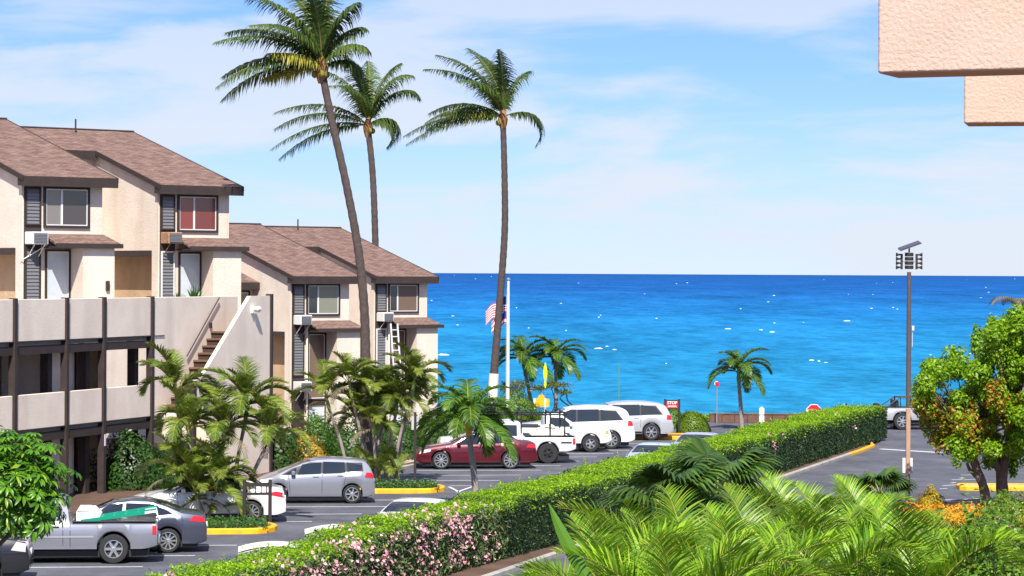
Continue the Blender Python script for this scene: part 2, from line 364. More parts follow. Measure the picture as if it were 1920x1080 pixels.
# yellow-kerbed islands in the parking row
gcover = leafmat('ground_cover_leaf', (0.02, 0.075, 0.012), (0.07, 0.17, 0.02), 0.25)
def leaves(name, C, Nn, size, asp, m, seed=0, jit=0.8, rnd=None, fold=0.12, parent=None, drop=0.0):
    """diamond leaves at points C facing Nn (jittered)"""
    g = np.random.default_rng(seed); C = np.asarray(C, float); n = len(C); Nn = np.asarray(Nn, float) + g.normal(0, jit, (n, 3))
    Nn /= np.linalg.norm(Nn, axis=1)[:, None] + 1e-9
    t = g.normal(0, 1, (n, 3)); t[:, 2] -= drop; t -= Nn * (t * Nn).sum(1)[:, None]; t /= np.linalg.norm(t, axis=1)[:, None] + 1e-9
    b = np.cross(Nn, t); s = size * g.uniform(0.65, 1.3, n)[:, None]
    V = np.stack([C - t * s * 0.5, C + b * s * asp * 0.5 + Nn * s * fold, C + t * s * 0.5, C - b * s * asp * 0.5 + Nn * s * fold], 1).reshape(-1, 3)
    Fc = np.arange(4 * n).reshape(n, 4)
    me = npmesh(name, V, Fc, m, g.random(n) if rnd is None else rnd)
    return link(name, me, parent) if parent is not False else me
def island(tip_px, near_px, far_dy, length, label, gsz, seed):
    tip = gp(*tip_px); near = gp(*near_px); hw = far_dy / 2; cy_ = near.y + hw
    e = empty('traffic_island', (tip.x - length / 2, cy_, 0), R(6), label, 'traffic island')
    pts = []; L = length / 2
    for k in range(9):
        a = -math.pi / 2 + math.pi * k / 8; pts.append((L - hw * 0.75 + hw * 0.75 * math.cos(a), hw * math.sin(a)))
    pts = [(-L, -hw), (-L / 2, -hw), (0, -hw)] + pts + [(0, hw), (-L / 2, hw), (-L, hw)]
    kerb_path(pts, 0.17, 0.17, 'kerb', yellow, e)
    inner = [(x * 0.955, y * 0.9) for x, y in pts]
    me = bpy.data.meshes.new('soil'); me.from_pydata([(x, y, 0.12) for x, y in inner], [], [tuple(range(len(inner)))]); me.materials.append(soil); link('soil', me, e)
    g = np.random.default_rng(seed); C = np.stack([g.uniform(-L, L - 0.3, 5200), g.uniform(-hw * 0.85, hw * 0.85, 5200), 0.14 + g.random(5200) ** 2 * gsz], 1)
    tag(leaves('ground_cover', C, np.tile((0, -0.3, 1), (5200, 1)), 0.09, 0.6, gcover, seed, 0.7, parent=e), kind='stuff')
    return e
island((521, 994), (440, 1003), 2.6, 5.4, 'yellow kerbed island carrying an areca palm clump beside the white sedan', 0.22, 1)
island((836, 918), (760, 926), 2.6, 5.4, 'yellow kerbed island carrying an areca palm clump beside the silver hatchback', 0.22, 2)
e3 = empty('traffic_island', (*gp(1265, 822)[:2], 0), R(6), 'yellow kerbed island with round clipped bushes at the end of the parking row', 'traffic island')
kerb_path([(-2.6, -1.0), (0.4, -1.0), (1.6, -0.9), (2.2, 0), (1.6, 1.4), (-2.6, 1.6)], 0.2, 0.17, 'kerb', yellow, e3)
me = bpy.data.meshes.new('soil'); me.from_pydata([(-2.6, -.9, .12), (1.5, -.8, .12), (2, 0, .12), (1.5, 1.3, .12), (-2.6, 1.5, .12)], [], [(0, 1, 2, 3, 4)]); me.materials.append(soil); link('soil', me, e3)
# ================================================================ BUILDINGS
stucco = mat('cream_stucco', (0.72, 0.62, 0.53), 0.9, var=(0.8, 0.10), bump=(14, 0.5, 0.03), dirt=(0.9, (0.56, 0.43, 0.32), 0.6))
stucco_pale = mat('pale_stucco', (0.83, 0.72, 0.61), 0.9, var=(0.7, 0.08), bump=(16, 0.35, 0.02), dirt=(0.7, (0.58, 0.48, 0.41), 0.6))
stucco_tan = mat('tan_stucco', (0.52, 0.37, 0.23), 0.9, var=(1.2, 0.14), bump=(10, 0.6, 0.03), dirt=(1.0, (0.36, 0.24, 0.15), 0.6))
brown = mat('dark_brown_timber', (0.036, 0.023, 0.021), 0.75, var=(3, 0.25), bump=(20, 0.3, 0.01))
brown2 = mat('brown_stair_timber', (0.13, 0.068, 0.042), 0.75, var=(4, 0.25))
glass = mat('window_glass', (0.025, 0.03, 0.035), 0.04, spec=0.9)
curtain = mat('blue_grey_blind', (0.50, 0.56, 0.60), 0.25, var=(1.5, 0.1), spec=0.6)
curtain2 = mat('beige_blind', (0.40, 0.37, 0.33), 0.2, var=(1.5, 0.1), spec=0.7)
louv = mat('louver_glass', (0.16, 0.16, 0.165), 0.15, spec=0.8)
alu = mat('white_aluminium', (0.72, 0.72, 0.72), 0.4)
steel = mat('galvanised_steel', (0.42, 0.43, 0.44), 0.45, metal=0.6)
dark_interior = mat('dark_interior', (0.02, 0.018, 0.016), 0.9)
ac_white = mat('appliance_white', (0.74, 0.73, 0.70), 0.5)
ac_grille = mat('appliance_grille', (0.10, 0.11, 0.13), 0.6)
ac_rust = mat('rusty_metal', (0.36, 0.20, 0.11), 0.85, var=(9, 0.4))
def shingle_mat():
    m = bpy.data.materials.new('asphalt_shingles'); m.use_nodes = True; t = m.node_tree; b = t.nodes['Principled BSDF']; n_ = t.nodes.new; L = t.links.new
    uv = n_('ShaderNodeUVMap'); br = n_('ShaderNodeTexBrick'); br.offset = 0.5
    br.inputs['Scale'].default_value = 1; br.inputs['Brick Width'].default_value = 0.33; br.inputs['Row Height'].default_value = 0.145
    br.inputs['Mortar Size'].default_value = 0.012; br.inputs['Mortar Smooth'].default_value = 0.3; br.inputs['Bias'].default_value = 0.0
    br.inputs['Color1'].default_value = (0.255, 0.165, 0.135, 1); br.inputs['Color2'].default_value = (0.145, 0.092, 0.078, 1); br.inputs['Mortar'].default_value = (0.09, 0.055, 0.05, 1)
    L(uv.outputs[0], br.inputs['Vector'])
    ns = n_('ShaderNodeTexNoise'); ns.inputs['Scale'].default_value = 2.2; ns.inputs['Detail'].default_value = 8; ns.inputs['Roughness'].default_value = 0.75; L(uv.outputs[0], ns.inputs['Vector'])
    rg = n_('ShaderNodeMapRange'); rg.inputs[1].default_value = 0.3; rg.inputs[2].default_value = 0.7; rg.inputs[3].default_value = 0.66; rg.inputs[4].default_value = 1.34; L(ns.outputs[0], rg.inputs[0])
    mx = n_('ShaderNodeMix'); mx.data_type = 'RGBA'; mx.blend_type = 'MULTIPLY'; mx.inputs[0].default_value = 1
    L(br.outputs[0], mx.inputs[6]); L(rg.outputs[0], mx.inputs[7]); L(mx.outputs[2], b.inputs['Base Color']); b.inputs['Roughness'].default_value = 0.95
    b.inputs['Specular IOR Level'].default_value = 0.2
    bp = n_('ShaderNodeBump'); bp.inputs['Strength'].default_value = 0.6; bp.inputs['Distance'].default_value = 0.02; L(br.outputs['Fac'], bp.inputs['Height']); bp.invert = True
    L(bp.outputs[0], b.inputs['Normal']); return m
shingles = shingle_mat()
def roof_slab(name, M, quads, parent, thick=0.10):
    """quads of (e,u,z) corners; slab with uv in metres"""
    me = bpy.data.meshes.new(name); vs = []; fs = []
    for q in quads:
        b0 = len(vs); vs += [M @ Vector(p) for p in q] + [M @ (Vector(p) - Vector((0, 0, thick))) for p in q]
        fs += [(b0, b0 + 1, b0 + 2, b0 + 3), (b0 + 7, b0 + 6, b0 + 5, b0 + 4)] + [(b0 + i, b0 + 4 + i, b0 + 4 + (i + 1) % 4, b0 + (i + 1) % 4) for i in range(4)]
    me.from_pydata([tuple(v) for v in vs], [], fs); me.update(); uvl = me.uv_layers.new(name='UVMap'); iM = M.inverted()
    for p in me.polygons:
        for li in p.loop_indices:
            v = iM @ me.vertices[me.loops[li].vertex_index].co; uvl.data[li].uv = (v.x, v.y * 1.04)
    bmm = bmesh.new(); bmm.from_mesh(me); bmesh.ops.recalc_face_normals(bmm, faces=bmm.faces); bmm.to_mesh(me); bmm.free()
    me.materials.append(shingles); return link(name, me, parent)
UA = R(38.0)                                # unit fronts run along e, rows of units step back along u
def frame(o, base): return Matrix.Translation(Vector(o) - Vector(base)) @ Matrix.Rotation(UA, 4, 'Z')
def window(M, B, e0, e1, z0, z1, u=0.0, mull=(0.5,), pane=(glass,), fw=0.09, fm=brown, inner=alu, name='window'):
    """frame proud of the wall, light inner sash, panes set back"""
    f = MB(M)
    f.box(e0 - fw, e0, u - 0.07, u + .02, z0 - fw, z1 + fw).box(e1, e1 + fw, u - 0.07, u + .02, z0 - fw, z1 + fw)
    f.box(e0, e1, u - 0.068, u + .02, z0 - fw, z0).box(e0, e1, u - 0.068, u + .02, z1, z1 + fw)
    w_ = f.build(name, fm, B)
    xs = [0] + list(mull) + [1]
    for i in range(len(xs) - 1):
        p0 = e0 + (e1 - e0) * xs[i]; p1 = e0 + (e1 - e0) * xs[i + 1]
        MB(M).box(p0 + 0.03, p1 - 0.03, u - 0.02 - 0.008 * (i % 2), u + 0.01, z0 + 0.03, z1 - 0.03).build('pane', pane[i % len(pane)], w_)
        g = MB(M); y0, y1 = u - 0.045 - 0.004 * (i % 2), u - .001 - 0.003 * (i % 2)
        g.box(p0, p0 + 0.035, y0, y1, z0, z1).box(p1 - 0.035, p1, y0, y1, z0, z1).box(p0 + .035, p1 - .035, y0, y1, z0, z0 + 0.035).box(p0 + .035, p1 - .035, y0, y1, z1 - .035, z1)
        g.build('sash', inner, w_)
    return w_
def jalousie(M, B, e0, e1, z0, z1, u, m=louv, rim=brown):
    f = MB(M); f.box(e0 - 0.05, e0, u - .06, u + .02, z0 - .05, z1 + .05).box(e1, e1 + .05, u - .06, u + .02, z0 - .05, z1 + .05).box(e0, e1, u - .058, u + .02, z0 - .05, z0).box(e0, e1, u - .058, u + .02, z1, z1 + .05)
    w_ = f.build('louver_window', rim, B); n = max(3, int(round((z1 - z0) / 0.125))); h = (z1 - z0) / n
    for i in range(n):
        z = z0 + i * h; b_ = MB(M); b_.add([(e0, u - .05, z), (e1, u - .05, z), (e1, u - .012, z + h * 1.05), (e0, u - .012, z + h * 1.05), (e0, u - .044, z - .003), (e1, u - .044, z - .003), (e1, u - .006, z + h * 1.05 - .003), (e0, u - .006, z + h * 1.05 - .003)],
            [(0, 1, 2, 3), (7, 6, 5, 4), (0, 4, 5, 1), (1, 5, 6, 2), (2, 6, 7, 3), (3, 7, 4, 0)]); b_.build('slat', m, w_)
    MB(M).box(e0, e1, u - .003, u + .015, z0, z1).build('backing', dark_interior, w_)
    return w_
def aircon(M, wM, e0, z0, u, label, m=ac_white, wd=0.62, ht=0.44):
    base = wM @ Vector((e0 + wd / 2, u - 0.3, z0)); rot = UA
    E = empty('air_conditioner', base, rot, label, 'air conditioner', 'window air conditioners')
    b_ = MB(); b_.box(-wd / 2, wd / 2, -.28, .32, 0, ht, 0.02); b_.build('case', m, E)
    g = MB(); g.box(-wd / 2 + .05, wd / 2 - .05, -.30, -.279, .05, ht - .05); gr = g.build('grille', ac_grille, E)
    g = MB()
    for k in range(6): g.box(-wd / 2 + .06, wd / 2 - .06, -.31, -.30, .07 + k * (ht - .13) / 6, .085 + k * (ht - .13) / 6)
    g.build('fins', mat('appliance_fin', (0.22, 0.23, 0.25), 0.5), gr)
    b_ = MB(); b_.tube([(0.2, -.22, 0), (0.2, .25, -.42)], 0.018, 6).tube([(-0.2, -.22, 0), (-0.2, .25, -.42)], 0.018, 6); b_.build('bracket', alu if m is ac_white else ac_rust, E)
    return E
G = 0.289; BW = 3.2
def unit(B, base, o, zF, zE, zbot, opts):
    """one townhouse: projecting bay under a long sloping roof, recessed main block, porch hood, glazing"""
    M = frame(o, base); wM = Matrix.Translation(Vector(o)) @ Matrix.Rotation(UA, 4, 'Z')
    zr = lambda u: zE + (u + .4) * G
    d = zE - 11.12; zl = 8.6 + d                      # soffit of the side recess
    tb = 0.11
    # walls
    b_ = MB(M); b_.prism([(0, zl), (5.0, zl), (5.0, zr(5.0) - tb), (0, zr(0) - tb)], 'x', 0, BW); b_.build('wall', stucco, B)
    b_ = MB(M); b_.box(0.7, BW, 0.0, 5.0, zbot, zl).box(0, 0.699, 0, 0.45, zbot, zl); b_.build('wall', stucco, B)
    MB(M).box(0.62, 0.698, 0.46, 5.0, zbot, zl - .002).build('recess_wall', stucco_tan, B)  # tan here stands in for warm bounced light in the shaded recess
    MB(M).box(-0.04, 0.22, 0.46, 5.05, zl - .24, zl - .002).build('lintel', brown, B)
    b_ = MB(M); b_.prism([(5.0, zbot), (12.0, zbot), (12.0, zr(8.1) - 3.9 * G - tb), (8.1, zr(8.1) - tb), (5.0, zr(5.0) - tb)], 'x', -4.4, BW + .002); b_.build('wall', stucco, B)
    # roof
    rf = roof_slab('roof', M, [[(-.15, -.4, zr(-.4)), (3.55, -.4, zr(-.4)), (3.55, 4.6, zr(4.6)), (-.15, 4.6, zr(4.6))],
                               [(-4.6, 4.6, zr(4.6)), (3.55, 4.6, zr(4.6)), (3.55, 8.1, zr(8.1)), (-4.6, 8.1, zr(8.1))],
                               [(-4.6, 8.1, zr(8.1)), (3.55, 8.1, zr(8.1)), (3.55, 12.4, zr(8.1) - 4.3 * G), (-4.6, 12.4, zr(8.1) - 4.3 * G)]], B)
    b_ = MB(M); z0 = zr(-.4); b_.box(-.19, 3.59, -.46, -.403, z0 - .36, z0 - .015); b_.build('fascia', brown, rf)
    b_ = MB(M); b_.prism([(-.402, z0 - .34), (-.003, z0 - .34), (-.003, zr(0) - .13), (-.402, z0 - .13)], 'x', -.17, 3.57); b_.build('soffit', brown, rf)
    for e0, e1, ua, ub in ((-.2, -.152, -.46, 4.6), (3.552, 3.6, -.46, 8.1), (-4.65, -4.602, 4.6, 8.1)):
        b_ = MB(M); b_.prism([(ua, zr(ua) - .17), (ub, zr(ub) - .17), (ub, zr(ub) + .015), (ua, zr(ua) + .015)], 'x', e0, e1); b_.build('barge_board', brown, rf)
    b_ = MB(M); b_.prism([(8.1, zr(8.1) - .25), (12.4, zr(8.1) - 4.3 * G - .25), (12.4, zr(8.1) - 4.3 * G + .015), (8.1, zr(8.1) + .015)], 'x', 3.552, 3.6); b_.build('barge_board', brown, rf)
    b_ = MB(M); b_.box(-4.6, -.153, 4.55, 4.598, zr(4.6) - .34, zr(4.6) - .01); b_.build('fascia', brown, rf)
    b_ = MB(M); b_.box(-4.6, -.153, 4.60, 4.998, zr(4.6) - .33, zr(4.6) - .14); b_.build('soffit', brown, rf)
    MB(M).tube([(-4.6, 8.1, zr(8.1) + .02), (3.6, 8.1, zr(8.1) + .02)], 0.05, 6).build('ridge_cap', brown, rf)
    MB(M).tube([(0.6, 7.6, zr(7.6)), (0.6, 7.6, zr(7.6) + .55)], 0.035, 6).build('vent_pipe', brown, rf)
    # upper glazing
    zw0, zw1 = zE - 1.72, zE - .43
    window(M, B, 0.93, 2.58, zw0, zw1, 0, mull=(opts.get('mull', .42),), pane=opts.get('pane', (glass,)))
    MB(M).box(0.08, 0.74, -.05, .02, zl - 2.6 if zbot > 3 else zbot, zE - .37).build('timber_panel', brown, B)
    jalousie(M, B, 0.15, 0.64, zw0 + .05, zw1 - .02, -.055)
    jalousie(M, B, 0.15, 0.64, zl - 1.95, zl - .08, -.055, rim=opts.get('rim', brown))
    # porch hood, pier and sliding door
    zp = zE - 2.02
    hood = roof_slab('porch_roof', M, [[(.82, -1.05, zp - .36), (BW + .22, -1.05, zp - .36), (BW + .06, -.002, zp), (.82, -.002, zp)]], B, 0.07)
    MB(M).box(.80, BW + .24, -1.11, -1.053, zp - .50, zp - .34).build('fascia', brown, hood)
    MB(M).box(.80, BW + .20, -1.052, -.003, zp - .50, zp - .435).build('soffit', brown, hood)
    MB(M).box(1.92, BW - .01, -.92, -.003, zbot if zbot < 3 else zF, zp - .505).build('pier', stucco, B)
    window(M, B, 0.98, 1.84, zF + .02, zp - .62, 0, mull=(), pane=(opts.get('door', curtain),), name='sliding_door', fw=.07)
    return M, wM
b1 = Vector((-15.5, 98, 0))
B1 = empty('apartment_building', b1, 0, 'cream stucco apartment building with long balcony parapets and outside stair', 'building')
oA, oB = (-17.2, 95, 0), (-13.6, 104, 0)
red_refl = mat('painted_red_reflection', (0.22, 0.035, 0.028), 0.06, spec=0.9)  # a red reflection put into the pane colour
MA, wA = unit(B1, b1, oA, 5.55, 11.12, 5.4, dict(pane=(mat('dim_blind', (0.20, 0.18, 0.17), 0.12, spec=.8), mat('grey_blind', (0.055, 0.05, 0.05), 0.08, spec=.9)), door=curtain, mull=.38))
MBm, wB = unit(B1, b1, oB, 5.55, 11.12, 5.4, dict(pane=(red_refl, mat('painted_dull_red_reflection', (0.16, 0.03, 0.025), 0.08, spec=.9)), door=curtain, mull=.40, rim=alu))  # both upper panes carry the reflection as colour, the second one duller
aircon(MA, wA, 0.10, 8.72, -.05, 'white air conditioner with drain pipe under louver window of balcony townhouse')
MB(MA).tube([(0.78, -.3, 8.72), (0.74, -.2, 8.62), (0.02, -.12, 8.2), (-.10, -.05, 8.24)], 0.02, 6).build('drain_pipe', alu, B1)
aircon(MBm, wB, 0.10, 8.86, -.05, 'rust stained air conditioner under louver window with potted spiky plants below', ac_rust)
for MM in (MA, MBm):
    b_ = MB(MM); b_.box(-.012, .0, .1, .26, 6.35, 6.55); b_.build('number_plate', mat('plate_grey', (0.22, 0.2, 0.18), 0.5), B1)
lm = MB(MA); lm.box(BW - .38, BW - .24, -1.02, -.922, 7.1, 7.45, .02); lm.build('wall_lantern', brown, B1)
# ---- galleries in front of the units: k along, y to the back (y = 0 is the parapet face)
WA_ = R(18.4); WO = Vector((-14.1, 93.7, 0))
WM = Matrix.Translation(WO - b1) @ Matrix.Rotation(R(90) - WA_, 4, 'Z')
WD = Vector((math.sin(WA_), math.cos(WA_), 0)); WN = Vector((math.cos(WA_), -math.sin(WA_), 0))
def wk(px, py, off=0.0):
    """pixel on the vertical plane `off` metres in front of the parapet -> (k, z)"""
    a, b = ab(px, py); r = a / F; o = WO + WN * off
    k = (o.x - r * o.y) / (r * WD.y - WD.x); Y = o.y + k * WD.y
    return k, CH - b / F * Y
ks = [-13.3, -9.8, wk(28, 600)[0], wk(125, 600)[0], wk(195, 600)[0], wk(285, 600)[0]]
kE = wk(506, 600, 1.3)[0]
SH = -0.08 * 0
for lvl, (zs, zt) in enumerate(((2.66, 3.74), (5.55, 6.86))):
    for i in range(len(ks) - 1):
        b_ = MB(WM); b_.box(ks[i] + .11, ks[i + 1] - .11, 0 + .012 * (i % 2), .14, zs - .06, zt, 0.012); b_.build('parapet_panel', stucco_pale, B1)
    MB(WM).box(-13.3, kE, .16, 6.5, zs - .22, zs - .02).build('gallery_floor', mat('gallery_concrete', (0.34, 0.29, 0.25), .9, var=(1, .15)), B1)
    MB(WM).box(-13.3, ks[-1] + 1.0, .02, .20, zs - .50, zs - .225).build('edge_beam', brown, B1)
    MB(WM).box(-13.3, ks[-1] + 1.0, -.03, .22, zs - .085, zs - .062).build('flashing', brown, B1)
for k in ks:
    MB(WM).box(k - .10, k + .10, -.06, .18, 0.1, 6.90, .01).build('post', brown, B1)
    MB(WM).box(k - .45, k - .16, .45, .75, 0.1, 5.3).build('inner_post', brown, B1)
# third-level wall behind the top gallery (fills in below the unit fronts)
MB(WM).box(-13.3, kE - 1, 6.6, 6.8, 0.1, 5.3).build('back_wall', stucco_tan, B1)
# stucco piers and dark glazing along the middle and ground galleries
for zs in (0.1, 2.64):
    h = 2.05 if zs < 1 else 2.38
    for k0, k1, y0 in ((-13, -10.4, 2.6), (-2.55, -.35, .95), (-7.6, -6.6, 2.5), (3.9, 5.0, 2.6)):
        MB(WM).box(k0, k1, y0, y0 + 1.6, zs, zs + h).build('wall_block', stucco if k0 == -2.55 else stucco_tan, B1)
    for k0, k1 in ((-6.5, -4.7), (-4.5, -2.7), (-.2, 1.8), (1.9, 3.8), (-10.2, -7.7)):
        w_ = window(WM, B1, k0 + .1, k1 - .1, zs + .25, zs + h - .15, 3.1, mull=(.5,), pane=(glass, curtain2 if k0 == -6.5 else glass), inner=brown)
    if zs > 1:
        for k0, k1 in ((-6.4, -3.6), (.5, 3.2), (-3.4, -2.7)):
            MB(WM).box(k0, k1, 1.9, 2.02, zs, zs + .55).build('low_wall', stucco_pale, B1)
# solid wall beside the stair, the stair and its outer wall
MB(WM).box(ks[-1] + .13, kE - .1, .002, .15, 2.45, 6.86, .012).build('parapet_wall', stucco_pale, B1)
kb_, zb_ = wk(376, 712, 1.3); kt_, zt_ = wk(470, 552, 1.3); zt_ = 6.88
kl, zl_ = wk(375, 775, 1.3)
slope = (zt_ - zb_) / (kt_ - kb_)
b_ = MB(WM); b_.prism([(kb_ - .35, 2.5), (kb_ - .35, zb_), (kb_, zb_), (kt_, zt_), (kE, zt_), (kE, .1), (kb_ + .9, .1), (kb_ + .9, 2.2)], 'y', -1.3, -1.15); b_.build('stair_wall', stucco_pale, B1)
nst = 11; z_low, z_hi = 2.70, 5.55; run = (z_hi - z_low) / slope; k_hi = kt_ - .35; k_lo = k_hi - run
for i in range(nst):
    z = z_low + (i + 1) * (z_hi - z_low) / nst; k = k_lo + i * run / nst
    MB(WM).box(k - .03, k + run / nst + .02, -1.148, -.001, z - .075, z, .01).build('tread', brown2, B1)
    MB(WM).box(k + .03, k + .06, -1.147, -.002, z - (z_hi - z_low) / nst, z - .076).build('riser', mat('dark_riser', (0.05, 0.028, 0.02), .8), B1)
MB(WM).box(k_lo - .55, k_lo, -1.14, .0, 2.46, 2.66).build('stair_landing', stucco_pale, B1)
MB(WM).box(k_hi, kE, -1.14, -.002, 5.33, 5.52).build('stair_landing', brown2, B1)
MB(WM).box(kb_ - .62, kb_ - .36, -1.32, -1.05, .1, zb_ - .02).build('post', brown, B1)
MB(WM).box(kE + .01, kE + .2, -1.36, -1.12, .1, 6.95).build('post', brown, B1)
MB(WM).box(kE + .02, kE + .18, -1.1, 2.5, 4.95, 5.3).build('edge_beam', brown, B1)
h0, h1 = wk(350, 668, .06), wk(411, 558, .06)
MB(WM).tube([(h0[0], -.07, h0[1]), (h1[0], -.07, h1[1])], .025, 6).build('handrail', brown, B1)
ml = wk(395, 610, .02); MB(WM).box(ml[0] - .09, ml[0] + .09, -.05, 0, ml[1] - .1, ml[1] + .1, .01).build('stair_light', brown, B1)
fl = wk(478, 579, 1.4); b_ = MB(WM); b_.box(fl[0] - .16, fl[0] - .08, -1.40, -1.302, fl[1] - .16, fl[1] + .13); b_.lathe([(.02, -.1), (.10, .0), (.12, .22)], 10, 'x', (fl[0] - .02, -1.46, fl[1] - .02)); b_.build('flood_lamp', ac_white, B1)
MB(WM).box(ks[4] - .05, ks[4] + .05, -.075, -.061, 1.75, 2.15).build('notice', mat('notice_white', (0.7, 0.7, 0.85), .5), B1)
# roof-gallery plants: two small spiky plants behind the parapet are added with the vegetation
# ---- second building
b2 = Vector((-8.5, 128, 0))
B2 = empty('apartment_building', b2, 0, 'lower cream stucco apartment building with twin brown roofs beside the sea', 'building')
oC, oD = (-9.97, 122, 0), (-6.7, 131.5, 0); dz = -3.5
MC, wC = unit(B2, b2, oC, 5.55 + dz, 11.12 + dz, -.2, dict(pane=(glass, mat('sage_blind', (0.22, 0.23, 0.18), .15, spec=.7)), door=mat('brown_blind', (0.16, 0.11, 0.08), .3), mull=.33))
MD, wD = unit(B2, b2, oD, 5.55 + dz, 11.12 + dz, -.2, dict(pane=(glass, mat('brown_blind', (0, 0, 0))), door=mat('brown_blind', (0, 0, 0)), mull=.28, rim=alu))
for MM, wM_, lab in ((MC, wC, 'left'), (MD, wD, 'right')):
    window(MM, B2, .98, 1.84, .55, 1.75, 0, mull=(), pane=(curtain,), fw=.06)
    MB(MM).box(.78, 1.9, -.03, .0, 1.82, 2.05).build('floor_band', brown, B2)
    MB(MM).tube([(.80, -.16, -.1), (.80, -.16, 5.3)], .05, 6).build('downpipe', stucco_pale, B2)
    MB(MM).box(0.62, .64, .46, 5, 0, 0.01).build('recess_sill', brown, B2)
aircon(MC, wC, 0.14, 5.42, -.05, 'white air conditioner below upper louver window behind leaning coconut palm')
aircon(MC, wC, 0.14, 2.42, -.05, 'white air conditioner low on the wall above the shrubs')
aircon(MD, wD, 0.14, 5.42, -.05, 'white air conditioner right beside the top of the aluminium ladder')
# small lean-to roof on the flank of the nearer unit
rf = roof_slab('lean_to_roof', MC, [[(-1.5, 2.6, 7.32), (.0, 2.6, 7.32), (.0, 4.95, 8.0), (-1.5, 4.95, 8.0)]], B2)
MB(MC).box(-1.54, -.0, 2.54, 2.597, 7.0, 7.31).build('fascia', brown, rf)
MB(MC).box(-1.3, -.002, 3.1, 4.95, -.2, 7.2).build('wall', stucco, B2)
window(MC, B2, -1.1, -.3, 5.6, 6.85, 3.1, mull=(), pane=(louv,))
# far side wall and a bird-like vent on the ridge
# ladder leaning on the second unit
lb = wD @ Vector((1.35, -.1, 0))
LAD = empty('ladder', yp(742, 655, lb.y - 1.6), UA, 'aluminium ladder leaning against the seaside building porch hood', 'ladder')
tilt = Matrix.Rotation(R(-7), 4, 'X')
zb = -LAD.location.z + .1
for sx in (-1, 1):
    MB(tilt).box(sx * .20 - .03, sx * .20 + .03, -.03, .03, zb, 1.25).build('rail', alu, LAD)
for k in range(16):
    z = zb + .3 + k * .33
    if z < 1.2: MB(tilt).box(-.17, .17, -.02, .02, z, z + .04).build('rung', alu, LAD)
# ================================================================ CARS
tyre_m = mat('tyre_rubber', (0.022, 0.022, 0.024), 0.85)
rim_m = mat('alloy_rim', (0.62, 0.63, 0.65), 0.28, metal=0.85)
trim_m = mat('black_trim', (0.02, 0.02, 0.022), 0.55)
car_glass = mat('car_glass', (0.02, 0.026, 0.03), 0.03, spec=1.0)
red_l = mat('tail_lamp_red', (0.50, 0.012, 0.02), 0.15, coat=0.6)
clear_l = mat('lamp_clear', (0.70, 0.72, 0.74), 0.12, coat=0.6)
chrome = mat('chrome', (0.75, 0.75, 0.76), 0.12, metal=1.0)
amber = mat('lamp_amber', (0.85, 0.30, 0.03), 0.2, coat=0.5)
def paint(name, c, metal=0.0, rough=0.32):
    return mat(name, c, rough, metal=metal, coat=0.8, var=(0.8, 0.03))
def interp(pts, x):
    xs = [p[0] for p in pts]; zs = [p[1] for p in pts]
    return np.interp(x, xs, zs)
